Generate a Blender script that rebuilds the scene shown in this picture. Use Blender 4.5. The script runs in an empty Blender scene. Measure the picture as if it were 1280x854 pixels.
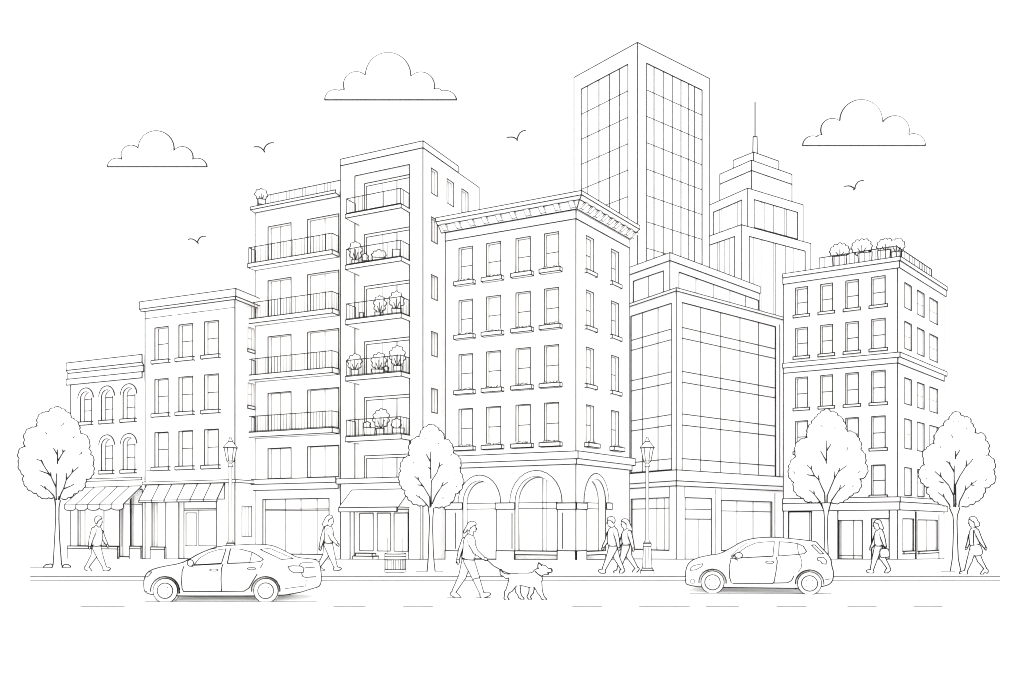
import bpy, math, random
import numpy as np
from mathutils import Vector
from mathutils.bvhtree import BVHTree
random.seed(4)
SC = bpy.context.scene
COL = SC.collection
# the camera: pixel scale F, principal column CX, horizon row HZ (in a 1280 x 854 frame), eye height E
F, CX, HZ, E = 1100.0, 640.0, 660.0, 1.34
CAM = Vector((0, 0, E))
LW = 1.48                     # width of a drawn edge, in frame pixels


def W(px, py, Y):
    return Vector(((px - CX) * Y / F, Y, E - (py - HZ) * Y / F))


# ---------------------------------------------------------------- ground profile (height as a function of depth)
PROF = [(-60, -.815), (0, -.815), (25.5, -.19)]
PAVE = [(25.5, -.074), (31.3, .19), (41, -.10), (60, -.10)]


def lerp_prof(p, Y):
    if Y <= p[0][0]:
        return p[0][1]
    for (a, za), (b, zb) in zip(p, p[1:]):
        if Y <= b:
            return za + (zb - za) * (Y - a) / (b - a)
    return p[-1][1]


def gz(Y):
    return lerp_prof(PROF, Y) if Y < 25.5 else lerp_prof(PAVE, Y)


def depth_of(py, road=False):
    """depth of the ground point that shows at row py"""
    lo, hi = (5, 25.49) if road else (25.5, 31.3)
    for _ in range(50):
        m = (lo + hi) / 2
        if HZ + F * (E - gz(m)) / m > py:
            lo = m
        else:
            hi = m
    return (lo + hi) / 2


# ---------------------------------------------------------------- materials
def material(name, c0, c1, scale, rough=.9, spec=.1):
    m = bpy.data.materials.new(name)
    m.use_nodes = True
    nt = m.node_tree
    b = nt.nodes['Principled BSDF']
    b.inputs['Roughness'].default_value = rough
    b.inputs['Specular IOR Level'].default_value = spec
    tc = nt.nodes.new('ShaderNodeTexCoord')
    nz = nt.nodes.new('ShaderNodeTexNoise')
    nz.inputs['Scale'].default_value = scale
    nz.inputs['Detail'].default_value = 3
    rp = nt.nodes.new('ShaderNodeValToRGB')
    rp.color_ramp.elements[0].position = .35
    rp.color_ramp.elements[1].position = .68
    rp.color_ramp.elements[0].color = (*c0, 1)
    rp.color_ramp.elements[1].color = (*c1, 1)
    nt.links.new(tc.outputs['Object'], nz.inputs['Vector'])
    nt.links.new(nz.outputs['Fac'], rp.inputs['Fac'])
    nt.links.new(rp.outputs['Color'], b.inputs['Base Color'])
    return m


WHITE = material('white_paper_paint', (.925, .925, .925), (.95, .95, .95), 2.0)
GLASS = material('white_glazing', (.935, .935, .935), (.95, .95, .95), 1.0, .5, .2)
INK = material('ink_line', (.010, .010, .011), (.035, .035, .036), 1.3, 1, 0)
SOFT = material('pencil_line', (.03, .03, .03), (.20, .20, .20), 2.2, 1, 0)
MATS = [WHITE, INK, GLASS, SOFT]


# ---------------------------------------------------------------- mesh builder
class MB:
    def __init__(s, w=.03):
        s.v, s.f, s.m, s.sm, s.w = [], [], [], [], w

    def poly(s, pts, mat=0):
        n = len(s.v)
        s.v += [tuple(p) for p in pts]
        s.f.append(tuple(range(n, n + len(pts))))
        s.m.append(mat)

    def bar(s, a, b, w=None, mat=1, sides=5, ext=.3):
        w = (w or s.w) * .5
        a, b = Vector(a), Vector(b)
        d = b - a
        if d.length < 1e-6:
            return
        d.normalize()
        a = a - d * w * ext
        b = b + d * w * ext
        x = d.cross(Vector((0, 0, 1)))
        if x.length < .2:
            x = d.cross(Vector((0, 1, 0)))
        x.normalize()
        y = d.cross(x)
        n = len(s.v)
        for p in (a, b):
            for k in range(sides):
                t = 2 * math.pi * (k + .5) / sides
                s.v.append(tuple(p + x * (w * math.cos(t)) + y * (w * math.sin(t))))
        for k in range(sides):
            j = (k + 1) % sides
            s.f.append((n + k, n + j, n + sides + j, n + sides + k))
            s.m.append(mat)
        s.f.append(tuple(range(n, n + sides)))
        s.f.append(tuple(range(n + sides, n + 2 * sides)))
        s.m += [mat, mat]

    def line(s, pts, w=None, closed=False, mat=1):
        pts = list(pts)
        if closed:
            pts.append(pts[0])
        for a, b in zip(pts, pts[1:]):
            s.bar(a, b, w, mat)

    def hexa(s, c, mat=0, ink=True, w=None, skip=()):
        """c: 8 corners, 0-3 one loop, 4-7 the opposite loop"""
        Q = [(0, 1, 2, 3), (4, 5, 6, 7), (0, 1, 5, 4), (1, 2, 6, 5), (2, 3, 7, 6), (3, 0, 4, 7)]
        for q in Q:
            s.poly([c[i] for i in q], mat)
        if ink:
            for e in ((0, 1), (1, 2), (2, 3), (3, 0), (4, 5), (5, 6), (6, 7), (7, 4), (0, 4), (1, 5), (2, 6), (3, 7)):
                if e not in skip:
                    s.bar(c[e[0]], c[e[1]], w)

    def add(s, V, Fc, mat=0, smooth=False):
        n = len(s.v)
        s.v += [tuple(p) for p in V]
        for q in Fc:
            s.f.append(tuple(int(i) + n for i in q))
            s.m.append(mat)

    def bars(s, a, b, w, mat=1):
        """many short bars at once (numpy arrays of ends)"""
        if len(a) == 0:
            return
        d = b - a
        L = np.linalg.norm(d, axis=1)
        k = L > 1e-7
        a, b, d, L = a[k], b[k], d[k], L[k]
        d = d / L[:, None]
        a = a - d * w * .22
        b = b + d * w * .22
        ref = np.tile(np.array([[.31, .87, .38]]), (len(a), 1))
        x = np.cross(d, ref)
        x /= np.maximum(np.linalg.norm(x, axis=1), 1e-9)[:, None]
        y = np.cross(d, x)
        h = w * .5
        ring = []
        for p in (a, b):
            for t in range(4):
                an = math.pi / 2 * t
                ring.append(p + x * (h * math.cos(an)) + y * (h * math.sin(an)))
        V = np.stack(ring, 1).reshape(-1, 3)
        n = len(s.v)
        s.v += [tuple(p) for p in V.tolist()]
        base = np.array([[0, 1, 5, 4], [1, 2, 6, 5], [2, 3, 7, 6], [3, 0, 4, 7], [0, 1, 2, 3], [4, 5, 6, 7]])
        Fc = (base[None] + (np.arange(len(a)) * 8)[:, None, None] + n).reshape(-1, 4)
        s.f += [tuple(q) for q in Fc.tolist()]
        s.m += [mat] * len(Fc)

    def build(s, name, parent=None, base=None, smooth=False):
        if parent is not None:
            base = parent.location
        if base is None:
            base = Vector((0, 0, 0))
        bx, by, bz = base
        me = bpy.data.meshes.new(name)
        me.from_pydata([(x - bx, y - by, z - bz) for x, y, z in s.v], [], s.f)
        used = sorted(set(s.m))
        idx = {m: i for i, m in enumerate(used)}
        for m in used:
            me.materials.append(MATS[m])
        me.polygons.foreach_set('material_index', [idx[m] for m in s.m])
        if smooth:
            me.polygons.foreach_set('use_smooth', [m in (0, 2) for m in s.m])
        me.update()
        o = bpy.data.objects.new(name, me)
        COL.objects.link(o)
        if parent is not None:
            o.parent = parent
        else:
            o.location = base
        return o


def tag(o, label, cat, group=None):
    o['label'] = label
    o['category'] = cat
    if group:
        o['group'] = group
    return o


def thing(name, label, cat, loc, group=None):
    o = bpy.data.objects.new(name, None)
    COL.objects.link(o)
    o.location = loc
    o.empty_display_size = .3
    return tag(o, label, cat, group)


# ---------------------------------------------------------------- wall planes
class Face:
    """an upright wall plane between two vertical edges; a and b are (column, row) of one level line at its two ends"""

    def __init__(s, a, b, Y, near='b'):
        Ha, Hb = HZ - a[1], HZ - b[1]
        Ya, Yb = (Y * Hb / Ha, Y) if near == 'b' else (Y, Y * Ha / Hb)
        s.set(Vector(((a[0] - CX) * Ya / F, Ya)), Vector(((b[0] - CX) * Yb / F, Yb)))

    def set(s, A, B):
        s.A, s.B = A, B
        d = B - A
        s.L = d.length
        s.U = d / s.L
        s.N = Vector((s.U.y, -s.U.x))
        s.w = LW * (A.y + B.y) * .5 / F

    @classmethod
    def pts(cls, A, B):
        o = cls.__new__(cls)
        o.set(Vector(A), Vector(B))
        return o

    def uz(s, px, py, d=0):
        r = Vector(((px - CX) / F, 1))
        Q = s.A + s.N * d
        # Q + u U = t r
        det = -s.U.x * r.y + s.U.y * r.x
        u = (Q.x * r.y - Q.y * r.x) / det
        t = Q.y + u * s.U.y
        return u, E - (py - HZ) * t / F

    def u(s, px, d=0):
        return s.uz(px, 0, d)[0]

    def z(s, px, py, d=0):
        return s.uz(px, py, d)[1]

    def P(s, u, z, d=0):
        q = s.A + s.U * u + s.N * d
        return Vector((q.x, q.y, z))

    def out(s, u, px):
        """how far out of the wall a point at u must stand to show at column px"""
        r = (px - CX) / F
        q = s.A + s.U * u
        return (q.x - r * q.y) / (r * s.N.y - s.N.x)

    def box(s, mb, u0, u1, z0, z1, d0, d1, mat=0, ink=True, w=None):
        P = s.P
        mb.hexa([P(u0, z0, d0), P(u1, z0, d0), P(u1, z1, d0), P(u0, z1, d0),
                 P(u0, z0, d1), P(u1, z0, d1), P(u1, z1, d1), P(u0, z1, d1)], mat, ink, w)

    def rect(s, mb, u0, u1, z0, z1, d, w=None, mat=1):
        P = s.P
        mb.line([P(u0, z0, d), P(u1, z0, d), P(u1, z1, d), P(u0, z1, d)], w, True, mat)


ARC = 14


def arch_pts(h):
    """points of the opening's head from left springing to right springing"""
    c, r = (h['u0'] + h['u1']) / 2, (h['u1'] - h['u0']) / 2
    rise = h['z1'] - h['zs']
    return [(c - r * math.cos(math.pi * k / ARC), h['zs'] + rise * math.sin(math.pi * k / ARC)) for k in range(ARC + 1)]


def wall(mb, fc, z0, z1, holes, w=None, ul=0, ur=None):
    ur = fc.L if ur is None else ur
    us = sorted({ul, ur, *[h['u0'] for h in holes], *[h['u1'] for h in holes]})
    zs = sorted({z0, z1, *[h['z0'] for h in holes], *[h['z1'] for h in holes]})
    us = [u for u in us if ul - 1e-6 <= u <= ur + 1e-6]
    P = fc.P
    for ua, ub in zip(us, us[1:]):
        run = None
        for za, zb in zip(zs, zs[1:]):
            c, e = (ua + ub) / 2, (za + zb) / 2
            if any(h['u0'] < c < h['u1'] and h['z0'] < e < h['z1'] for h in holes):
                if run:
                    mb.poly([P(ua, run[0]), P(ub, run[0]), P(ub, run[1]), P(ua, run[1])])
                run = None
            else:
                run = (run[0], zb) if run else (za, zb)
        if run:
            mb.poly([P(ua, run[0]), P(ub, run[0]), P(ub, run[1]), P(ua, run[1])])
    for h in holes:
        u0, u1, a, b, dp = h['u0'], h['u1'], h['z0'], h['z1'], -h['dp']
        top = h['zs'] if 'zs' in h else b
        loop = [(u0, a), (u0, top)]
        if 'zs' in h:
            ap = arch_pts(h)
            loop += ap[1:-1]
            for (p, q), (r, t) in zip(ap, ap[1:]):
                mb.poly([P(p, q), P(r, t), P(r, b), P(p, b)])
        loop += [(u1, top), (u1, a)]
        for (p, q), (r, t) in zip(loop, loop[1:] + loop[:1]):
            mb.poly([P(p, q), P(r, t), P(r, t, dp), P(p, q, dp)])
        mb.line([P(p, q) for p, q in loop], mb.w * h.get('lw', 1), closed=not h.get('open'))


def molding(mb, plan, prof, w=None, ends=(0, 0), verts=True):
    """sweep a profile [(out, z)] along the plan polyline (2D points, left to right), mitred at the corners"""
    n = len(plan)
    dirs = [(plan[i + 1] - plan[i]).normalized() for i in range(n - 1)]
    nor = [Vector((d.y, -d.x)) for d in dirs]
    rows = []
    soft = [len(p) > 2 for p in prof]              # profile points that carry no drawn line
    for d, z in [p[:2] for p in prof]:
        row = []
        for i in range(n):
            if i == 0:
                p = plan[0] + nor[0] * d - dirs[0] * ends[0] * (1 if d > 0 else 0)
            elif i == n - 1:
                p = plan[-1] + nor[-1] * d + dirs[-1] * ends[1] * (1 if d > 0 else 0)
            else:
                a, b = nor[i - 1], nor[i]
                p = plan[i] + (a + b) * (d / (1 + a.dot(b)))
            row.append(Vector((p.x, p.y, z)))
        rows.append(row)
    for ra, rb in zip(rows, rows[1:]):
        for i in range(n - 1):
            mb.poly([ra[i], ra[i + 1], rb[i + 1], rb[i]])
    mb.poly([r[0] for r in rows])
    mb.poly([r[-1] for r in rows])
    for k, r in enumerate(rows):
        if 0 < k < len(rows) - 1 and not soft[k]:
            mb.line(r, w)
    for i in range(n):
        if i in (0, n - 1) or verts:
            mb.line([r[i] for r in rows[1:-1]], w)


class Building:
    """a thing whose outer walls follow the plan L -> C -> R; back corner closes the parallelogram"""

    def __init__(s, name, label, cat, left, right, z_top, base=True, z_bot=None):
        s.fl, s.fr = left, right
        L, C, R = left.A, left.B, right.B
        s.plan = [L, C, R]
        s.back = L + R - C
        g = min(gz(min(p.y, 60)) for p in (L, C, R))
        s.root = thing(name, label, cat, Vector((C.x, C.y, z_bot if z_bot is not None else gz(min(C.y, 60)))))
        s.z0 = g - .25 if z_bot is None else z_bot
        s.z1 = z_top
        s.holes = {left: [], right: []}
        s.base = base
        s.w = left.w

    def part(s, mb, name, parent=None):
        o = mb.build(name, None, s.root.location)
        o.location = (0, 0, 0)
        o.parent = parent or s.root
        return o

    def mb(s):
        return MB(s.w)

    def finish(s, edges=True, cap=True):
        m = s.mb()
        for fc in (s.fl, s.fr):
            wall(m, fc, s.z0, s.z1, s.holes[fc])
        L, C, R = s.plan
        V = lambda p, z: Vector((p.x, p.y, z))
        for a, b in ((R, s.back), (s.back, L)):
            m.poly([V(a, s.z0), V(b, s.z0), V(b, s.z1), V(a, s.z1)])
        for p in (L, C, R):
            m.bar(V(p, s.z0 + .2 if s.base else s.z0), V(p, s.z1))
        if edges:
            for a, b in ((L, C), (C, R), (R, s.back), (s.back, L)):
                m.bar(V(a, s.z1), V(b, s.z1))
        if s.base:
            for a, b in ((L, C), (C, R)):
                m.bar(V(a, gz(a.y) + .012), V(b, gz(b.y) + .012))
        s.part(m, 'wall')
        if cap:
            m = s.mb()
            m.poly([V(L, s.z1 - .05), V(C, s.z1 - .05), V(R, s.z1 - .05), V(s.back, s.z1 - .05)])
            s.part(m, 'roof')

    def hole(s, fc, px0, px1, pt, pb, ref, dp, spring=None, **k):
        h = dict(u0=fc.u(px0), u1=fc.u(px1), z1=fc.z(ref, pt), z0=fc.z(ref, pb), dp=dp, **k)
        if spring:
            h['zs'] = fc.z(ref, spring)
        s.holes[fc].append(h)
        return h

    def window(s, fc, h, rail=.5, cols=(), rows=(), name='window', frame=.0, bottom=True, wt=None, cw=1.0):
        """the glazed part closing hole h: pane with drawn frame edges, meeting rail and glazing bars"""
        m = s.mb()
        wt = wt or s.w * .78
        P, d = fc.P, -h['dp'] + .002
        u0, u1, a, b = h['u0'], h['u1'], h['z0'], h['z1']
        g = frame
        if 'zs' in h:
            ap = arch_pts(h)
            m.poly([P(u0 - .01, a, d)] + [P(p, q, d) for p, q in ap] + [P(u1 + .01, a, d)], 2)
            m.line([P(u0, a, d)] + [P(p, q, d) for p, q in ap] + [P(u1, a, d)], wt)
            top = h['zs']
        else:
            fc.box(m, u0 - .01, u1 + .01, a - .01, b + .01, d - .05, d, 2, ink=False)
            fc.rect(m, u0 + g, u1 - g, a + g, b - g, d, wt)
            top = b
        if rail:
            z = a + (top - a) * rail
            m.bar(P(u0 + g, z, d), P(u1 - g, z, d), wt)
        for t in cols:
            u = u0 + (u1 - u0) * t
            m.bar(P(u, a, d), P(u, b, d), wt * cw)
        for t in rows:
            z = a + (b - a) * t
            m.bar(P(u0, z, d), P(u1, z, d), wt)
        return s.part(m, name)

    def sill(s, fc, h, parent, hgt=.13, ext=.1, out=.12, name='window_sill'):
        m = s.mb()
        fc.box(m, h['u0'] - ext, h['u1'] + ext, h['z0'] - hgt, h['z0'] + .004, -.03, out)
        return s.part(m, name, parent)

    def band(s, name, prof, plan=None, ends=(0, 0), parent=None, w=None, verts=True):
        m = s.mb()
        molding(m, plan or s.plan, prof, w, ends, verts)
        return s.part(m, name, parent)

    def railing(s, fc, path, z0, z1, step, name='railing', parent=None, wt=.7, bottom=True, posts=(), plan=None):
        """bars along path [(u, d)], z0 to z1"""
        m = s.mb()
        pts = [fc.P(u, 0, d) for u, d in path]
        for a, b in zip(pts, pts[1:]):
            for z, ww in ((z1, .9), (z0 + .05, wt * .8))[:2 if bottom else 1]:
                m.bar((a.x, a.y, z), (b.x, b.y, z), s.w * ww)
            n = max(1, round((b - a).length / step))
            for k in range(n + 1):
                p = a.lerp(b, k / n)
                jit = .8 if k in (0, n) else wt * random.choice((.5, .65, .85))
                m.bar((p.x, p.y, z0), (p.x, p.y, z1), s.w * jit, 1 if jit > .5 else 3)
        return s.part(m, name, parent)
EXPOSURE = 0.5
# ================================================================ ground, road, kerb, pavement
def strip(name, ys, zf, x0, x1, dz=0, mat=0):
    m = MB()
    for a, c in zip(ys, ys[1:]):
        m.poly([(x0, a, zf(a) + dz), (x1, a, zf(a) + dz), (x1, c, zf(c) + dz), (x0, c, zf(c) + dz)], mat)
    o = m.build(name)
    o['kind'] = 'structure'
    return o


strip('ground', [-60, 0, 25.5, 31.3, 41, 60, 4000], lambda y: gz(y) - .25 - (.5 if y > 30 else 0), -3000, 3000)
strip('road', [-30, 0, 25.5], lambda y: lerp_prof(PROF, y), -70, 70)
strip('pavement', [25.62, 31.3, 41, 60], lambda y: lerp_prof(PAVE, y), -70, 70)
m = MB(LW * 25.5 / F * .8)
KX0, KX1 = (38 - CX) * 25.5 / F, (1250 - CX) * 25.5 / F
zt_, zb_ = -.070, -.19
m.hexa([(-70, 25.5, zb_ - .2), (70, 25.5, zb_ - .2), (70, 25.64, zb_ - .2), (-70, 25.64, zb_ - .2),
        (-70, 25.5, zt_), (70, 25.5, zt_), (70, 25.64, zt_), (-70, 25.64, zt_)], ink=False)
m.bar((KX0, 25.5, zt_), (KX1, 25.5, zt_), None, 1)
m.bar((KX0, 25.497, zb_ + .004), (KX1, 25.497, zb_ + .004), None, 1)
o = m.build('kerb')
o['kind'] = 'structure'
# painted lane dashes
Yd = depth_of(758, True)
for x0, x1 in ((101, 157), (417, 457.5), (504, 542), (715, 753), (798, 862), (882, 924), (970, 1008.5), (1058.5, 1096), (1140.5, 1178)):
    m = MB()
    a, c = (x0 - CX) * Yd / F, (x1 - CX) * Yd / F
    for s_ in range(1):
        m.poly([(a, Yd - .08, gz(Yd - .08) + .004), (c, Yd - .08, gz(Yd - .08) + .004), (c, Yd + .08, gz(Yd + .08) + .004), (a, Yd + .08, gz(Yd + .08) + .004)], 3)
    o = m.build('lane_dash', None, Vector(((a + c) / 2, Yd, gz(Yd))))
    o['kind'] = 'structure'
# contact lines under trees, cars and walker; under cars, dark strips drawn as shadow
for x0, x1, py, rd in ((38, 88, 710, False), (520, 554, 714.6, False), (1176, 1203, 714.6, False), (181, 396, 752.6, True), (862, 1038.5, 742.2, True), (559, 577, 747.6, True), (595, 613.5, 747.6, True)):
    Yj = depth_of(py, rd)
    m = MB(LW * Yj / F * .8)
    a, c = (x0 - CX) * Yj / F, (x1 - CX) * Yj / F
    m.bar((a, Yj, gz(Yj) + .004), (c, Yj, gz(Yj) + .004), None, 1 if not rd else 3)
    o = m.build('road_contact_line' if rd else 'pavement_contact_line', None, Vector(((a + c) / 2, Yj, gz(Yj))))
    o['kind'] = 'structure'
# ================================================================ buildings
def ext_face(fc, dirv, length):
    return Face.pts(fc.B, fc.B + Vector(dirv).normalized() * length)


SIDE = (.32, .947)


def vline(mb, fc, px, y0, y1, d=0, w=None, mat=1):
    u = fc.u(px, d)
    mb.bar(fc.P(u, fc.z(px, y0, d), d), fc.P(u, fc.z(px, y1, d), d), w, mat)


def hline(mb, fc, p, q, d=0, w=None, mat=1):
    a, b = fc.uz(*p, d), fc.uz(*q, d)
    mb.bar(fc.P(a[0], (a[1] + b[1]) / 2, d), fc.P(b[0], (a[1] + b[1]) / 2, d), w, mat)


def awning(b, fc, uT0, uT1, zT, zB, zV, d, n, scallop, closed_end):
    """striped fabric awning: sloping sheet with n stripes and a valance"""
    m = b.mb()
    P = fc.P
    m.poly([P(uT0, zT, .02), P(uT1, zT, .02), P(uT1, zB, d), P(uT0, zB, d)])
    m.poly([P(uT0, zT - .06, .02), P(uT1, zT - .06, .02), P(uT1, zB - .05, d - .03), P(uT0, zB - .05, d - .03)])
    for u in (uT0, uT1):
        m.poly([P(u, zT, .02), P(u, zB, d), P(u, zB - .05, d - .03), P(u, zT - .06, .02)])
        if closed_end:
            m.poly([P(u, zT, .02), P(u, zB, d), P(u, zB + .02, .02)])
            m.line([P(u, zB, d), P(u, zB + .02, .02), P(u, zT, .02)], b.w * .8)
        else:
            m.bar(P(u, zB, d), P(u, zB, .02), b.w * .7)
    m.bar(P(uT0, zT, .02), P(uT1, zT, .02))
    m.bar(P(uT0, zB, d), P(uT1, zB, d), b.w * .7)
    for k in range(n + 1):
        u = uT0 + (uT1 - uT0) * k / n
        m.bar(P(u, zT, .02), P(u, zB, d))
    o = b.part(m, 'awning')
    v = b.mb()
    for k in range(n):
        a, c = uT0 + (uT1 - uT0) * k / n, uT0 + (uT1 - uT0) * (k + 1) / n
        low = [(a, zV + scallop), (a + (c - a) * .2, zV + scallop * .2), (a + (c - a) * .5, zV), (a + (c - a) * .8, zV + scallop * .2), (c, zV + scallop)]
        for (p, q), (r, t) in zip(low, low[1:]):
            v.poly([P(p, zB, d), P(r, zB, d), P(r, t, d), P(p, q, d)])
            v.poly([P(p, zB, d - .02), P(r, zB, d - .02), P(r, t, d - .02), P(p, q, d - .02)])
        v.line([P(p, q, d) for p, q in low])
        v.bar(P(a, zB, d), P(a, zV + scallop, d))
    v.bar(P(uT1, zB, d), P(uT1, zV + scallop, d))
    b.part(v, 'valance', o)


# ---------------------------------------------------------------- leftmost: two storeys, arched windows, scalloped awning
fl = Face((88.5, 466.5), (181.6, 456.5), 38.4)
fr = ext_face(fl, SIDE, 7)
b = Building('shop_building', 'low two-storey shop building with round-arched upper windows at the far left of the row', 'building', fl, fr, fl.z(135, 447.9, .15) - .02)
z = lambda y, d=0: fl.z(135, y, d)
b.band('cornice', [(-.02, z(447.9, .2)), (.16, z(447.9, .16)), (.16, z(457.4, .16)), (.07, z(461.6, .07)), (.07, z(469, .07)),
                   (.16, z(469, .16)), (.16, z(476.4, .16)), (-.02, z(476.4, .12))], [fl.A, fl.B], (.1, -.02))
for px0, px1 in ((100.6, 114.6), (126.9, 141), (153.9, 168.8)):
    for top, bot, spr in ((486.9, 525.9, 495.5), (548, 588.6, 556.5)):
        if px0 < 105 and top > 500:
            continue
        dy = (133 - px0) * .1 if False else 0
        h = b.hole(fl, px0, px1, top, bot, 133, .22, spring=spr)
        h['open'] = True
        w_ = b.mb()
        P = fl.P
        d = -.218
        u0, u1, a, c = h['u0'], h['u1'], h['z0'], h['z1']
        w_.poly([P(u0 - .02, a - .02, d), P(u1 + .02, a - .02, d), P(u1 + .02, c + .02, d), P(u0 - .02, c + .02, d)], 2)
        w_.line([P(p, q, d) for p, q in arch_pts(h)][:9], b.w * .8)
        fl.rect(w_, u0 + .01, u1 - .06, a, h['zs'] - .02, d, b.w * .8)
        w_.bar(P(u0, a + (h['zs'] - a) * .5, d), P(u1 - .06, a + (h['zs'] - a) * .5, d), b.w * .8)
        wo = b.part(w_, 'window')
        b.sill(fl, h, wo, .14, .09, .1)
        m = b.mb()
        hh = dict(h, u0=u0 - .13, u1=u1 + .13, z1=c + .15)
        ap = arch_pts(hh)
        inn = arch_pts(h)
        for (p, q), (p2, q2), (r, t), (r2, t2) in zip(ap, ap[1:], inn, inn[1:]):
            m.poly([P(p, q, .03), P(p2, q2, .03), P(r2, t2, .03), P(r, t, .03)])
        m.line([P(p, q, .03) for p, q in ap])
        b.part(m, 'arch_hood', wo)
b.band('ledge', [(-.02, z(598, .1)), (.1, z(598, .1)), (.1, z(601, .1)), (-.02, z(601))], [fl.A, fl.B], (.05, -.1), w=b.w * .8)
ua0, ua1 = fl.u(104.5), fl.u(177.5)
zt, dd = fl.z(140, 608.6), fl.out(fl.u(104.5), 80.5)
zb_ = fl.z(120, 630.6, dd)
awning(b, fl, ua0, ua1, zt, zb_, fl.z(120, 638, dd), dd, 5, .09, False)
h = b.hole(fl, 97.5, 149.5, 612, 682.5, 120, .12)
b.window(fl, h, 0, cols=(.12, .58), name='shop_window')
m = b.mb()
fl.box(m, fl.u(86.5), fl.u(149.3), gz(39) - .2, fl.z(120, 683, .1), .002, .1)
m.bar(fl.P(fl.u(86.5), fl.z(120, 686, .1), .1), fl.P(fl.u(149.3), fl.z(120, 686, .1), .1))
b.part(m, 'bulkhead')
h = b.hole(fl, 149.6, 163, 612, 698.6, 156, .12)
do = b.window(fl, h, 0, name='door', frame=.07)
m = b.mb()
fl.box(m, h['u0'], h['u1'] - .03, gz(38.5) - .1, fl.z(156, 696), -.11, .03)
b.part(m, 'doorstep', do)
h = b.hole(fl, 164, 178, 612, 683, 170, .1)
b.window(fl, h, 0, name='shop_window')
m = b.mb()
fl.box(m, fl.u(163.6), fl.u(178), gz(38.5) - .2, fl.z(170, 683, .08), .002, .08)
m.bar(fl.P(fl.u(163.4), fl.z(170, 686, .08), .08), fl.P(fl.u(178), fl.z(170, 686, .08), .08))
b.part(m, 'bulkhead')
b.finish(edges=False)

# ---------------------------------------------------------------- three storeys beside it
fl = Face((181.5, 398.5), (293.6, 384), 36)
fr = ext_face(fl, SIDE, 8)
b = Building('shop_building', 'plain three-storey shop building with nine sash windows and an awning, second from the left', 'building', fl, fr, fl.z(240, 367.9, .2) - .02)
z = lambda y, d=0: fl.z(240, y, d)
b.band('cornice', [(-.02, z(368.3, .2)), (.22, z(368.3, .22)), (.22, z(377.7, .22)), (.12, z(381.5, .12)), (-.02, z(381.5, .12))], None, (.1, 0))
m = b.mb()
for f_ in (fl,):
    hline(m, f_, (181.5, 398.5), (215, 394.2), .012, b.w * .7, 3)
    hline(m, f_, (222, 393.3), (293, 384.2), .012, b.w * .7, 3)
b.part(m, 'frieze')
for px0, px1 in ((193.6, 210.4), (223.6, 241), (255.7, 273.2)):
    for top, bot in ((400.2, 443.2), (467.2, 512.2), (536.2, 581.6)):
        h = b.hole(fl, px0, px1, top, bot, 273.2, .2, open=True)
        wo = b.window(fl, h, .52, wt=b.w * .9)
        b.sill(fl, h, wo, .14, .11, .11)
m = b.mb()
hline(m, fl, (183, 588.3), (188, 588.2), .006, b.w * .6, 3)
b.part(m, 'wall_joint')
b.band('ledge', [(-.02, z(601, .16)), (.16, z(601, .16)), (.16, z(604.3, .16)), (-.02, z(604.3))], None, (0, 0), w=b.w * .8)
ua0, ua1 = fl.u(184), fl.u(281)
dd = fl.out(ua0, 173.6)
awning(b, fl, ua0, ua1, fl.z(240, 604.8), fl.z(215, 625, dd), fl.z(215, 627.6, dd), dd, 6, .0, True)
h = b.hole(fl, 190, 207.3, 612, 685, 200, .12)
b.window(fl, h, 0, cols=(.22, .86), name='shop_window')
m = b.mb()
fl.box(m, fl.u(189.6), fl.u(207.6), gz(37) - .2, fl.z(200, 684, .08), .002, .08)
m.bar(fl.P(fl.u(189.6), fl.z(200, 687, .08), .08), fl.P(fl.u(207.6), fl.z(200, 687, .08), .08))
b.part(m, 'bulkhead')
h = b.hole(fl, 223.5, 270.6, 612, 698.8, 250, .16)
sf = b.mb()
fl.box(sf, h['u0'] - .01, h['u1'] + .01, h['z0'] - .05, h['z1'], -.2, -.158, 2, ink=False)
for p, q in (((230, 636.8), (270, 635.2)), ((230, 638.5), (270, 637.2)), ((232, 682.4), (246, 682.4)), ((248.5, 682.4), (270.6, 682.4)), ((233, 641.3), (245.5, 641.2))):
    hline(sf, fl, p, q, -.155, b.w * .8)
for x, y0, y1 in ((230, 627, 699), (232.6, 641.3, 682.4), (245.3, 641.2, 682.4), (248.6, 638.3, 682.4)):
    vline(sf, fl, x, y0, y1, -.155, b.w * .85)
b.part(sf, 'shop_front')
# windows on the receding side wall
for x0, x1, yt, yb in ((309.8, 317.6, 408.5, 436), (309.8, 317.6, 478.3, 506.8)):
    h = b.hole(fr, x0, x1, yt, yb, x0, .12, lw=.55)
    wo = b.window(fr, h, .53, wt=b.w * .45)
    b.sill(fr, h, wo, .12, .03, .02)
h = b.hole(fr, 302.3, 314.6, 632.6, 671, 302.3, .15, lw=.7)
b.window(fr, h, 0, cols=(.62,), name='side_window', wt=b.w * .5)
b.finish()

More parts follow.
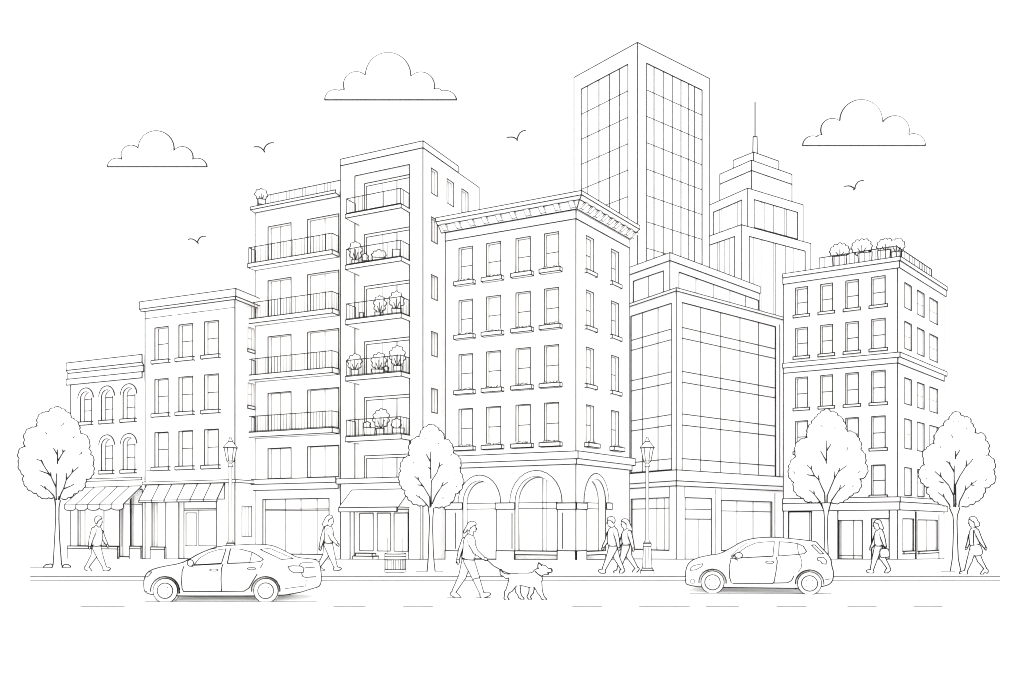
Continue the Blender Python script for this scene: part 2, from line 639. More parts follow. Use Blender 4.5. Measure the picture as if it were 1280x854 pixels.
# ---------------------------------------------------------------- apartment block with five rows of long balconies
fl = Face((319, 266), (425.3, 245.0), 35.45)
fr = ext_face(fl, SIDE, 7)
b = Building('apartment_building', 'apartment building with four full-width railed balconies and a railed flat roof', 'building', fl, fr, fl.z(370, 247.6, .2) - .02)
z = lambda y, d=0: fl.z(370, y, d)
b.band('roof_slab', [(-.02, z(247.4, .2)), (.3, z(247.4, .3)), (.3, z(251, .3)), (.03, z(256, .03)), (-.02, z(256))], [fl.A, fl.B], (.0, 0))
rz0 = z(247.4, .2)
b.railing(fl, [(fl.u(320), -.1), (fl.L, -.1)], rz0, fl.z(424, 225.6, -.1), .14, name='roof_railing', bottom=False)
rows = ((329.6, 334.6, 309.6), (399.1, 404.8, 378.8), (469.2, 475.5, 449.2), (540.7, 546.8, 520.8))
doors = ((278.3, 267.6), (346.6, 338.2), (417.7, 409.6), (489.3, 484.0), (559.4, 555.8))
dd = fl.out(fl.u(319), 309.6)
u0, u1 = fl.u(319), fl.u(423.8)
BAL_A = []
for k, (yt, yb, yr) in enumerate(rows):
    za, zb2, zr = fl.z(309.6, yt, dd), fl.z(309.6, yb, dd), fl.z(309.6, yr, dd)
    m = b.mb()
    fl.box(m, u0, u1, zb2, za, .001, dd)
    o = b.part(m, 'balcony')
    b.railing(fl, [(u0 + .03, .02), (u0 + .03, dd - .03), (u1 - .03, dd - .03), (u1 - .03, .02)], za, zr, .155, parent=o, bottom=k == 3)
    BAL_A.append(za)
BAL_A.append(fl.z(370, 598))
for k, (ya, yb) in enumerate(doors):
    zf = BAL_A[k] + .02
    zt = fl.z(364, ya)
    for x0, x1, cc in ((335, 364, .42), (384.5, 423.4, .47)):
        h = dict(u0=fl.u(x0), u1=fl.u(x1), z0=zf, z1=zt, dp=.2)
        b.holes[fl].append(h)
        b.window(fl, h, 0, cols=(cc,), name='balcony_door')
b.band('shop_cornice', [(-.02, z(597.8, .3)), (.3, z(597.8, .3)), (.3, z(604.2, .3)), (.14, z(605.5, .14), 0), (.14, z(612, .14)), (-.02, z(613))], [fl.A, fl.B], (.08, 0))
h = b.hole(fl, 328.6, 411.4, 623.6, 692.8, 370, .16)
b.window(fl, h, 0, cols=(.31, .55, .79), rows=(.79, .815), name='shop_window', wt=b.w * .8)
b.finish(edges=False)
APT1 = (fl, b)

# ---------------------------------------------------------------- taller apartment tower with planted balconies
fl = Face((425.7, 207.5), (528.6, 184.9), 33.7)
fr = Face((528.6, 184.9), (598.8, 234.5), 33.7, 'a')
b = Building('apartment_building', 'tallest apartment building of the row, with a recessed stack of five planted balconies', 'building', fl, fr, fl.z(480, 195.6))
z = lambda y, d=0: fl.z(480, y, d)
m = b.mb()
pr = fr.uz(572.5, 208)[0]
pl = [fl.A, fl.B, fl.B + fr.U * pr]
molding(m, pl, [(-.3, z(187.3)), (.015, z(187.3)), (.015, z(195.6)), (-.3, z(195.6))])
b.part(m, 'parapet')
SL0, SL1 = fl.u(443.5), fl.u(512)
slot = dict(u0=SL0, u1=SL1, z0=fl.z(480, 597.5), z1=fl.z(480, 212.3), dp=.32)
b.holes[fl].append(slot)
m = b.mb()
fl.box(m, SL0 - .02, SL1 + .02, slot['z0'] - .1, slot['z1'] + .02, -.36, -.318, 0, ink=False)
b.part(m, 'recess_wall')
fronts = ((268.0, 272.8, 248.5), (331.8, 337.0, 311.4), (400.1, 406.0, 379.8), (470.9, 476.4, 450.6), (546.2, 552.3, 525.2))
tops = (213.5, 279.5, 346.6, 418.3, 490.6, 566)
dd = fl.out(SL0, 431.6)
floors = []
for k, (yt, yb, yr) in enumerate(fronts):
    za, zb2, zr = fl.z(431.6, yt, dd), fl.z(431.6, yb, dd), fl.z(431.6, yr, dd)
    m = b.mb()
    fl.box(m, SL0, SL1 + .02, zb2, za, -.3, dd)
    o = b.part(m, 'balcony')
    b.railing(fl, [(SL0 + .03, .0), (SL0 + .03, dd - .03), (SL1 - .03, dd - .03), (SL1 - .03, .0)], za, zr, .2, parent=o)
    floors.append(za)
    # solid wall between the slab and the next opening
    zn = fl.z(512, tops[k + 1])
    m = b.mb()
    fl.box(m, SL0 + .005, SL1 - .005, zn, zb2 - .004, -.318, -.262, 0, ink=False)
    b.part(m, 'lintel_wall')
floors.append(slot['z0'])
BAL_B = (fl, floors, dd)
for k, yt in enumerate(tops):
    zt = fl.z(512, yt) - .02
    za = floors[k]
    m = b.mb()
    dep = -.27
    u0 = fl.u(455.6, dep)
    u1 = SL1 - .02
    fl.box(m, u0, u1, za, zt, -.316, dep, 2)
    fl.rect(m, u0 + .1, u1 - .02, za + .02, zt - .12, dep + .004, b.w * .85)
    for px in (478.5, 495.6, 497.2):
        u = fl.u(px, dep)
        m.bar(fl.P(u, za, dep), fl.P(u, zt - .12, dep), b.w * .6, 3)
    b.part(m, 'balcony_window')
cols = ((538.8, 546.7), (558.5, 567.2), (577, 585.2))
for k, (yt, yb) in enumerate(((209.7, 241), (270.8, 301), (343, 372.6), (414, 444), (485, 515.2))):
    for j, (x0, x1) in enumerate(cols):
        if k and j:
            continue
        h = b.hole(fr, x0, x1, yt, yb, 538.8, .13, lw=.95)
        b.window(fr, h, 0, cols=(.6,), wt=b.w * .5)
# ground floor
b.band('ledge', [(-.02, z(597, .22)), (.22, z(597, .22)), (.22, z(603.5, .22)), (-.02, z(603.6))], [fl.A, fl.B], (.06, -.75))
ua0, ua1 = fl.u(440), fl.u(511.5)
d2 = fl.out(ua0, 423.4)
m = b.mb()
P = fl.P
zt, zb2, zv = fl.z(475, 612), fl.z(460, 634.2, d2), fl.z(460, 639.6, d2)
m.hexa([P(ua0, zt, .01), P(ua1, zt, .01), P(ua1, zb2, d2), P(ua0, zb2, d2),
        P(ua0, zt - .1, .01), P(ua1, zt - .1, .01), P(ua1, zb2 - .05, d2 - .03), P(ua0, zb2 - .05, d2 - .03)], skip=((4, 5), (1, 5), (0, 4), (1, 2)))
m.bar(P(ua0, zt - .13, .09), P(ua1, zt - .13, .09), b.w * .7)
fl.box(m, ua0, ua1, zv, zb2 - .004, d2 - .04, d2 + .004)
m.line([P(ua1, zb2, d2), P(ua1, zb2, .0)], b.w * .8)
b.part(m, 'awning')
h = b.hole(fl, 442.6, 511, 637, 698.5, 475, .15, open=True)
m = b.mb()
fl.box(m, h['u0'] - .01, h['u1'] + .01, h['z0'] - .05, h['z1'], -.19, -.148, 2, ink=False)
for x0, x1 in ((449.6, 466.6), (471.6, 488), (492.6, 510)):
    a, c = fl.u(x0, -.145), fl.u(x1, -.145)
    fl.rect(m, a, c, fl.z(475, 688.8, -.145), fl.z(475, 641.6, -.145), -.145, b.w * .9)
for x in (484.3, 503.5):
    vline(m, fl, x, 672, 691, -.145, b.w * .5, 3)
o = b.part(m, 'shop_front')
m = b.mb()
fl.box(m, fl.u(446, .02), fl.u(467), fl.z(455, 695.4, .1), fl.z(455, 691.8, .1), -.147, .1)
fl.box(m, fl.u(441.8, .2), fl.u(467, .2), fl.z(455, 699.6, .25), fl.z(455, 695.4, .25), -.146, .25)
b.part(m, 'doorstep')
m = b.mb()
vline(m, fl, 437.6, 640, 699.3, .008)
vline(m, fl, 525.2, 630, 699.3, .008, b.w * .8)
b.part(m, 'pilaster_joint')
b.finish()

# ---------------------------------------------------------------- corner building with bracketed cornice and arches
fl = Face((557, 290.5), (719.8, 261.5), 31.8)
fr = Face((719.8, 261.5), (786.7, 299.4), 31.8, 'a')
b = Building('corner_building', 'five-storey corner building with heavy bracketed cornice over a ground floor of round arches', 'building', fl, fr, fl.z(640, 256))
z = lambda y, d=0: fl.z(640, y, d)
b.band('cornice', [(-.02, z(254.5, .5)), (.5, z(254.5, .5)), (.5, z(259.6, .5)), (.34, z(264.9, .34)), (.3, z(265.2, .34), 0), (.09, z(275.7, .09)), (-.02, z(275.7, .09))], None, (.14, -.08))
b.band('frieze', [(-.02, z(275.9, .04)), (.02, z(275.9, .04)), (.02, z(287.1, .02)), (-.02, z(287.1, .02))])
zb0, zb1 = z(275.2, .12), z(265.6, .36)
for f_, xs in ((fl, [0.03 + k * (fl.L - .16) / 9 for k in range(10)]), (fr, [.05 + k * (fr.L - .2) / 8 for k in range(9)])):
    for u in xs:
        m = b.mb()
        P = f_.P
        c = []
        wd = .2 if f_ is fl else .17
        for uu in (u, u + wd):
            c += [P(uu, zb1, .30), P(uu, zb1, .42), P(uu, zb0 + .03, .19), P(uu, zb0 + .03, .08)]
        m.hexa([c[0], c[1], c[2], c[3], c[4], c[5], c[6], c[7]], 0, True, b.w * .5)
        b.part(m, 'bracket')
ROWS = ((289.5, 335.4), (359, 406.2), (430.6, 479.2), (502.7, 553.2))




for f_, cs, ref in ((fl, ((573.6, 590.7), (608, 626), (644.8, 663), (680.4, 698.6)), 698.6),
                    (fr, ((732.4, 742.3), (764, 773.4)), 732.4)):
    for ri, (top, bot) in enumerate(ROWS):
        if f_ is fr:
            top, bot = ((294.2, 337.4), (362.2, 407.6), (433.6, 480.4), (505.8, 554))[ri]
        for x0, x1 in cs:
            h = b.hole(f_, x0, x1, top, bot, ref, .2 if f_ is fl else .16, open=True)
            wo = b.window(f_, h, .5, wt=b.w * .9)
            if f_ is fr:
                if ri < 3:
                    b.sill(f_, h, wo, .13, .09, .1)
                    continue
            m = b.mb()
            a, c = h['u0'] - .12, h['u1'] + .13
            f_.box(m, a, c, h['z0'] - .14, h['z0'] + .004, .002, .2)
            b.part(m, 'window_box', wo)
            m = b.mb()
            n = 11
            for k in range(n):
                u = a + (c - a) * (.2 + .62 * k / (n - 1))
                zc = h['z0'] + .03 + random.uniform(0, .035)
                dd_ = .1 + random.uniform(-.06, .06)
                r = random.uniform(.03, .05)
                ring = [f_.P(u + r * math.cos(t), zc + r * .8 * math.sin(t), dd_) for t in (0, 1.05, 2.1, 3.14, 4.2, 5.2)]
                m.poly(ring)
                m.poly([q + Vector((.02, .02, .01)) for q in ring])
                m.line(ring[random.randint(0, 2):random.randint(4, 6)], b.w * .55)
            b.part(m, 'flowers', wo)
b.band('string_course', [(-.02, z(567.2, .2)), (.2, z(567.2, .2)), (.2, z(576.4, .2)), (.05, z(577.2, .05), 0), (.05, z(583, .05)), (-.02, z(583.2))], None, (.05, .12))
for f_, x0, x1, apex, spr, bot, cols_, hood in ((fl, 578.6, 620.4, 600.6, 629, 699, (), 7), (fl, 643.6, 696.6, 595, 628, 689, (.58, .66), 7.5), (fr, 732.6, 757, 598.6, 628.4, 689, (), 7)):
    xc = (x0 + x1) / 2
    h = b.hole(f_, x0, x1, apex, bot, xc, .32, spring=spr)
    P = f_.P
    m = b.mb()
    d = -.318
    ap = arch_pts(h)
    m.poly([P(h['u0'] - .01, h['z0'] - .02, d)] + [P(p, q, d) for p, q in ap] + [P(h['u1'] + .01, h['z0'] - .02, d)], 2)
    m.line([P(h['u0'] + .02, h['z0'], d)] + [P(p, q - .03, d) for p, q in ap] + [P(h['u1'], h['z0'], d)], b.w * .9, True)
    for dz in (0, -.22):
        m.bar(P(h['u0'], h['zs'] + dz, d), P(h['u1'], h['zs'] + dz, d), b.w * .8)
    for t in cols_:
        u = h['u0'] + (h['u1'] - h['u0']) * t
        rise = (h['z1'] - h['zs']) * math.sqrt(max(0, 1 - (2 * t - 1) ** 2))
        m.bar(P(u, h['z0'], d), P(u, h['zs'] + rise, d), b.w * (1 if t < .6 else .6))
    o = b.part(m, 'arched_window')
    m = b.mb()
    hd = .2
    hh = dict(h, u0=h['u0'] - hd, u1=h['u1'] + hd, z1=h['z1'] + hd)
    a2 = arch_pts(hh)
    for (p, q), (p2, q2), (r, t), (r2, t2) in zip(a2, a2[1:], ap, ap[1:]):
        m.poly([P(p, q, .03), P(p2, q2, .03), P(r2, t2, .03), P(r, t, .03)])
        m.poly([P(p, q, .0), P(p2, q2, .0), P(p2, q2, .03), P(p, q, .03)])
    m.line([P(p, q, .03) for p, q in a2], b.w * .9)
    b.part(m, 'arch_surround', o)
    if bot < 695:
        m = b.mb()
        g0 = gz(32.5)
        zz = h['z0']
        f_.box(m, h['u0'] + .01, h['u1'] - .01, zz - .13, zz - .005, -.3, -.02)
        f_.box(m, h['u0'] + .01, h['u1'] - .01, g0 - .1, zz - .135, -.3, .0)
        b.part(m, 'doorstep', o)
for f_, x0, x1 in ((fl, 555.6, 577.8), (fl, 620.6, 643.2), (fl, 697, 719.6), (fr, 720, 732.2), (fr, 757.4, 763.5)):
    a, c = max(f_.u(x0), .0), min(f_.u(x1), f_.L - .0)
    m = b.mb()
    lo, hi = f_.z((x0 + x1) / 2, 636.6, .05), f_.z((x0 + x1) / 2, 628.8, .05)
    f_.box(m, a - .025, c + .025, lo, hi, .002, .05)
    b.part(m, 'impost')
    if x1 - x0 > 8:
        m = b.mb()
        f_.box(m, a + .0, c - .0, gz(32.5) - .2, f_.z((x0 + x1) / 2, 688.6, .05), .002, .035)
        b.part(m, 'plinth')
        m = b.mb()
        if f_ is fl:
            vline(m, f_, x0 + (x1 - x0) * (.86 if x0 > 600 and x0 < 690 else .62 if x0 < 600 else .28), 641, 686, .006)
        b.part(m, 'pilaster_joint')
b.finish(edges=False)

# ---------------------------------------------------------------- glass office block
fl = Face((786.3, 380.7), (845.3, 360.5), 34.6)
fr = Face((845.3, 360.5), (979.4, 397.3), 34.6, 'a')
b = Building('office_building', 'square glass-fronted office block with a set-back top storey, behind the right lamp post', 'building', fl, fr, fr.z(845.3, 363.6))
zc = lambda y, d=0: fl.z(845.3, y, d)
b.band('coping', [(-.3, zc(360.4)), (.06, zc(360.4)), (.06, zc(364.4)), (-.02, zc(364.5))], None, (0, .05))
zl = lambda y: fl.z(839.5, y)
h = dict(u0=fl.u(788.5), u1=fl.u(839.5), z1=zl(379), z0=zl(587), dp=.03)
b.holes[fl].append(h)
tot = h['z1'] - h['z0']
b.window(fl, h, 0, cols=((fl.u(802.5) - h['u0']) / (h['u1'] - h['u0']), (fl.u(822) - h['u0']) / (h['u1'] - h['u0'])),
         rows=[(zl(y) - h['z0']) / tot for y in (411, 424.3, 464.6, 478.2, 518, 531.3, 573.4)], name='glass_wall', wt=b.w * .95)
zr = lambda y: fr.z(852.5, y)
h = dict(u0=fr.u(852.5), u1=fr.u(969.6), z1=zr(378), z0=zr(589), dp=.03)
b.holes[fr].append(h)
tot = h['z1'] - h['z0']
b.window(fr, h, 0, cols=[(fr.u(x) - h['u0']) / (h['u1'] - h['u0']) for x in (876.5, 901.5, 925.5, 948.5)],
         rows=[(zr(y) - h['z0']) / tot for y in (409, 422.5, 464, 477.6, 517.3, 531.2, 573.2)], name='glass_wall', wt=b.w * 1.08)
m = b.mb()
vline(m, fr, 974.6, 406, 596, .006)
b.part(m, 'pilaster_joint')
b.band('canopy_band', [(-.02, zc(587.4, .1)), (.12, zc(587.4, .12)), (.12, zc(601, .12)), (.05, zc(602, .05), 0), (.05, zc(607.3, .05)), (-.02, zc(607.4))], None, (0, .1))
h = b.hole(fl, 789, 836.5, 622, 688.2, 836.5, .06)
b.window(fl, h, 0, cols=((fl.u(819.8) - h['u0']) / (h['u1'] - h['u0']), (fl.u(829) - h['u0']) / (h['u1'] - h['u0'])), rows=(.8,), name='shop_window', wt=b.w * .8)
h = b.hole(fr, 856.2, 889.5, 622, 699.5, 856.2, .06)
m = b.mb()
fr.box(m, h['u0'] - .01, h['u1'] + .01, h['z0'], h['z1'], -.1, -.058, 2, ink=False)
hline(m, fr, (856.2, 636), (889.5, 637.6), -.055, b.w * .8)
hline(m, fr, (856.2, 648.4), (889.5, 649.6), -.055)
vline(m, fr, 873.5, 649, 699.5, -.055, b.w * .8)
b.part(m, 'entrance_door')
h = b.hole(fr, 901.6, 964.8, 625.4, 688.4, 901.6, .06)
b.window(fr, h, 0, cols=[(fr.u(x) - h['u0']) / (h['u1'] - h['u0']) for x in (922.5, 942.6)], rows=(.79,), name='shop_window', wt=b.w * .85)
m = b.mb()
for x, y0, y1 in ((894.2, 612, 692), (968.6, 617, 690)):
    vline(m, fr, x, y0, y1, .006, b.w * .7, 3)
vline(m, fl, 836.7, 609, 622, .006, b.w * .7)
vline(m, fr, 856, 609, 622, .006, b.w * .7)
vline(m, fr, 901.4, 611, 626, .006, b.w * .7)
b.part(m, 'pilaster_joint')
b.finish(edges=False)
# set-back top storey (part of the same building)
gl, gr, groot = fl, fr, b.root
fl = Face((786.5, 334.8), (837.3, 316.2), 36)
fr = Face((837.3, 316.2), (949.6, 358.6), 36, 'a')
b2 = Building.__new__(Building)
b2.fl, b2.fr, b2.plan = fl, fr, [fl.A, fl.B, fr.B]
b2.back = fl.A + fr.B - fl.B
b2.root, b2.z0, b2.z1, b2.holes, b2.base, b2.w = groot, gl.z(845, 366), fl.z(837.3, 317), {fl: [], fr: []}, False, fl.w
zc = lambda y, d=0: fl.z(837.3, y, d)
b2.band('roof_band', [(-.2, zc(316.2)), (.03, zc(316.2)), (.03, zc(326)), (-.02, zc(326.1))])
h = b2.hole(fl, 791.5, 829.5, 338.5, 372, 829.5, .03, open=True)
b2.window(fl, h, 0, cols=(.5,), name='top_window')
h = b2.hole(fr, 848.5, 948.2, 340, 392, 848.5, .03)
b2.window(fr, h, 0, cols=[(fr.u(x) - h['u0']) / (h['u1'] - h['u0']) for x in (870.5, 892, 913, 932.5)], name='top_window', wt=b.w)
b2.finish(edges=False)

# ---------------------------------------------------------------- tall glass tower behind
fl = Face((717.6, 97), (796.8, 53.2), 92)
fr = Face((796.8, 53.2), (886.7, 98.3), 92, 'a')
b = Building('office_tower', 'tall square glass tower with plain corners, highest on the skyline', 'skyscraper', fl, fr, fl.z(796.8, 53.2), base=False, z_bot=-.1)
zl = lambda y: fl.z(785, y)
h = dict(u0=fl.u(726.4), u1=fl.u(785), z1=zl(80.3), z0=zl(420), dp=.05)
b.holes[fl].append(h)
tot = h['z1'] - h['z0']
b.window(fl, h, 0, cols=[(fl.u(x) - h['u0']) / (h['u1'] - h['u0']) for x in (734.5, 748.4, 761.5, 774)],
         rows=[(zl(80.3 + 33.05 * k) - h['z0']) / tot for k in range(1, 8)], name='glass_wall', wt=b.w * .85, cw=1.3)
zr = lambda y: fr.z(808, y)
h = dict(u0=fr.u(808), u1=fr.u(877.7), z1=zr(79), z0=zr(420), dp=.05)
b.holes[fr].append(h)
tot = h['z1'] - h['z0']
b.window(fr, h, 0, cols=[(fr.u(x) - h['u0']) / (h['u1'] - h['u0']) for x in (817.8, 829.3, 840.6, 851.5, 860.6, 868.5)],
         rows=[(zr(79 + 33 * k) - h['z0']) / tot for k in range(1, 8)], name='glass_wall', wt=b.w * .85, cw=1.3)
b.finish()

# ---------------------------------------------------------------- stepped tower with a mast
root = None
TIERS = [((870, 301.2), (926.6, 281), (1013.4, 304.6), 122, 420),
         ((880, 259.5), (934.7, 235.3), (1003.7, 256.2), 125, 300),
         ((899.8, 218), (939.3, 200.3), (989.8, 218.2), 128, 262),
         ((916.5, 200.6), (942, 190.3), (973.4, 201.6), 130, 216)]
for k, (a, c, r, Y, low) in enumerate(TIERS):
    fl = Face(a, c, Y)
    fr = Face(c, r, Y, 'a')
    if root is None:
        b = Building('stepped_tower', 'stepped skyscraper narrowing to a roof mast, behind the glass office block', 'skyscraper', fl, fr, fl.z(*c), base=False, z_bot=-.1)
        root = b.root
    else:
        b = Building.__new__(Building)
        b.fl, b.fr, b.plan = fl, fr, [fl.A, fl.B, fr.B]
        b.back = fl.A + fr.B - fl.B
        b.root, b.z0, b.z1, b.holes, b.base, b.w = root, fl.z(c[0], low), fl.z(*c), {fl: [], fr: []}, False, fl.w
    if k == 0:
        h = b.hole(fl, 880, 918.4, 295.6, 420, 918.4, .05)
        b.window(fl, h, 0, cols=(.45, .5, .66, .82), name='glass_wall', wt=b.w * .7)
        h = b.hole(fr, 936.6, 1006.5, 295.5, 420, 936.6, .05)
        b.window(fr, h, 0, cols=(.07, .22, .42, .46, .64, .78, .87), name='glass_wall', wt=b.w * .7)
    if k == 1:
        h = b.hole(fl, 891.6, 927.4, 250, 281, 927.4, .05)
        b.window(fl, h, 0, cols=(.22, .3, .48, .55, .76, .84), name='window_band', wt=b.w * .55)
        h = b.hole(fr, 942.6, 997, 249.5, 284.5, 942.6, .05)
        b.window(fr, h, 0, cols=(.16, .23, .44, .5, .7, .74), name='window_band', wt=b.w * .7)
    if k == 2:
        m = b.mb()
        zz = fl.z(939.3, 213.3)
        molding(m, b.plan, [(-.1, zz + .02), (.03, zz), (-.1, zz - .02)], b.w)
        b.part(m, 'ledge')
    b.finish()
Y = 134
w_ = LW * Y / F
m = MB(w_)
A = [W(x, 192, Y) for x in (941, 946.6)]
m.hexa([W(941, 193, Y), W(946.6, 193, Y), W(946.6, 193, Y + .6), W(941, 193, Y + .6), W(941.4, 171, Y), W(946.3, 171, Y), W(946.3, 171, Y + .6), W(941.4, 171, Y + .6)])
m.bar(W(943.8, 171, Y + .3), W(943.8, 128, Y + .3), w_ * 1.05)
o = m.build('mast', None, root.location)
o.location = (0, 0, 0)
o.parent = root

# ---------------------------------------------------------------- right corner building with roof terrace
fl = Face((979.3, 355.5), (1121.9, 335), 34)
fr = Face((1121.9, 335), (1179.8, 371), 34, 'a')
b = Building('corner_building', 'six-storey corner building with a planted roof terrace at the right end of the row', 'building', fl, fr, fl.z(1050, 331.6))
z = lambda y, d=0: fl.z(1050, y, d)
b.band('cornice', [(-.3, z(331.6, .12)), (.14, z(331.6, .14)), (.14, z(336.8, .14)), (.1, z(337.2, .1), 0), (.1, z(345.3, .1)), (-.02, z(345.4))], None, (.0, -.02))
COLS = ((994.5, 1009.5), (1025.7, 1040.7), (1057.2, 1073), (1089.6, 1106.5))
for ri, (top, bot) in enumerate(((344.4, 380.5), (397.5, 435), (462.5, 502.8), (519.7, 560), (580.9, 619))):
    for ci, (x0, x1) in enumerate(COLS):
        if (ri == 3 and ci == 1) or (ri == 4 and ci < 3):
            continue
        h = b.hole(fl, x0, x1, top, bot, 1106.5, .3, open=True)
        wo = b.window(fl, h, .5, wt=b.w * .9)
        b.sill(fl, h, wo, .1, .09, .06)
for ri, (top, bot) in enumerate(((352.8, 384), (401.2, 435.2), (471.8, 504.4), (523.1, 560.2), (584.2, 619.2))):
    for ci, (x0, x1) in enumerate(((1130.4, 1139.2), (1146.4, 1155.2), (1161.8, 1172.3))):
        if ri == 4 and ci == 2:
            continue
        h = b.hole(fr, x0, x1, top, bot, 1130.4, .06)
        b.window(fr, h, .5 if (ri + ci) % 2 or ci == 2 else 0, cols=(.62,) if ci == 2 else (), wt=b.w * .45)
b.band('string_course', [(-.02, z(447.4, .12)), (.13, z(447.4, .13)), (.13, z(453.4, .13)), (.02, z(454, .02), 0), (.02, z(460.3, .02)), (-.02, z(460.4))], None, (0, -.01))
b.band('shop_cornice', [(-.02, z(622.4, .2)), (.14, z(622.4, .14)), (.14, z(628.4, .14)), (.12, z(628.6, .12), 0), (.12, z(638.2, .12)), (-.02, z(638.3))], None, (0, .06))
h = b.hole(fl, 985.5, 1014.5, 640, 699, 1000, .08)
b.window(fl, h, 0, cols=(.9,), name='shop_window')
h = b.hole(fl, 1048.3, 1078, 650.4, 698.8, 1060, .1)
b.window(fl, h, 0, cols=(.08, .62), rows=(.085,), name='shop_window', wt=b.w * .85)
h = b.hole(fl, 1089.2, 1111.5, 648.3, 698.8, 1100, .1)
b.window(fl, h, 0, name='entrance_door', wt=b.w * .85)
m = b.mb()
vline(m, fl, 1047.3, 638, 698.8, .008)
vline(m, fl, 1111.6, 637, 648, .008)
b.part(m, 'pilaster_joint')
for x0, x1, cc in ((1128.2, 1142, ()), (1147, 1171.6, (.5,))):
    h = b.hole(fr, x0, x1, 648.4 if x0 < 1140 else 649.8, 689.6, 1128.2 if x0 < 1140 else 1147, .06)
    o = b.window(fr, h, 0, cols=cc, name='shop_window')
    b.sill(fr, h, o, .09, .02, .06)
m = b.mb()
vline(m, fr, 1144.6, 640, 699, .02, b.w * 1.7)
vline(m, fr, 1173.6, 644, 698, .01)
b.part(m, 'pilaster_joint')
# terrace railing
zt = z(331.6, .14)
ru0, ru1 = fl.u(1023.7), fl.L - .05
rh = fl.z(1119, 307.3) - zt
m = b.mb()
pa, pb = fl.P(ru0, zt, -.05), fl.P(ru1, zt, -.05)
pc = fr.P(fr.u(1166), zt, -.05)
for p, q, n in ((pa, pb, 15), (pb, pc, 14)):
    up = Vector((0, 0, rh))
    m.bar(p + up, q + up)
    for k in range(n + 1):
        s_ = p.lerp(q, k / n)
        m.bar(s_, s_ + up, b.w * (1 if k in (0, n) else random.choice((.4, .6, .9))), 1 if k % 3 else 3)
b.part(m, 'roof_railing')
b.finish(edges=False)
ROOF7 = (fl, zt)
# ================================================================ rounded forms: implicit solids meshed by surface nets
def poly_sdf(poly, X, Y):
    """signed distance to a closed polygon (negative inside), on arrays"""
    P = np.asarray(poly, float)
    d = np.full(X.shape, 1e18)
    ins = np.zeros(X.shape, bool)
    n = len(P)
    for i in range(n):
        a, b = P[i], P[(i + 1) % n]
        e = b - a
        wx, wy = X - a[0], Y - a[1]
        t = np.clip((wx * e[0] + wy * e[1]) / max(e @ e, 1e-12), 0, 1)
        d = np.minimum(d, (wx - e[0] * t) ** 2 + (wy - e[1] * t) ** 2)
        c = (a[1] > Y) != (b[1] > Y)
        with np.errstate(divide='ignore', invalid='ignore'):
            xx = (b[0] - a[0]) * (Y - a[1]) / (b[1] - a[1]) + a[0]
        ins ^= c & (X < xx)
    d = np.sqrt(d)
    return np.where(ins, -d, d)


def smooth_poly(P, it=1):
    P = [np.array(p, float) for p in P]
    for _ in range(it):
        Q = []
        for i in range(len(P)):
            a, b = P[i], P[(i + 1) % len(P)]
            Q += [a * .75 + b * .25, a * .25 + b * .75]
        P = Q
    return [tuple(p) for p in P]


def prim(p, X, Y, Z):
    k = p[0]
    if k == 'c':                       # tapered limb x1 y1 r1 x2 y2 r2 z1 z2 depth-scale
        _, x1, y1, r1, x2, y2, r2, z1, z2, zs = p
        a = np.array([x1, y1, z1 / zs])
        e = np.array([x2 - x1, y2 - y1, (z2 - z1) / zs])
        wx, wy, wz = X - a[0], Y - a[1], Z / zs - a[2]
        t = np.clip((wx * e[0] + wy * e[1] + wz * e[2]) / max(e @ e, 1e-9), 0, 1)
        d = np.sqrt((wx - e[0] * t) ** 2 + (wy - e[1] * t) ** 2 + (wz - e[2] * t) ** 2)
        return d - (r1 + (r2 - r1) * t)
    if k == 'p':                       # puffed outline: polygon, z centre, half thickness, rounding radius
        _, poly, z0, T, R = p[:5]
        d2 = poly_sdf(poly, X[:, :, :1], Y[:, :, :1])
        t = np.clip(-d2 / R, 0, 1)
        h = T * np.sqrt(np.clip(1 - (1 - t) ** 2, 0, 1))
        az = np.abs(Z - z0)
        return np.where(d2 < 0, np.maximum((az - h) * .6, d2), d2 + az * .3)
    if k == 'e':                       # ellipsoid
        _, x, y, z, rx, ry, rz = p
        q = np.sqrt(((X - x) / rx) ** 2 + ((Y - y) / ry) ** 2 + ((Z - z) / rz) ** 2)
        return (q - 1) * min(rx, ry, rz)


def smin(a, b, k):
    if k <= 0:
        return np.minimum(a, b)
    h = np.clip(.5 + .5 * (b - a) / k, 0, 1)
    return b + (a - b) * h - k * h * (1 - h)


def field(groups, X, Y, Z, grow=0):
    """groups: [(k, [prims])]; smooth union inside a group, plain union between groups"""
    f = None
    for k, prims in groups:
        g = None
        for p in prims:
            d = prim(p, X, Y, Z)
            g = d if g is None else smin(g, d, k)
        f = g if f is None else np.minimum(f, g)
    return f - grow


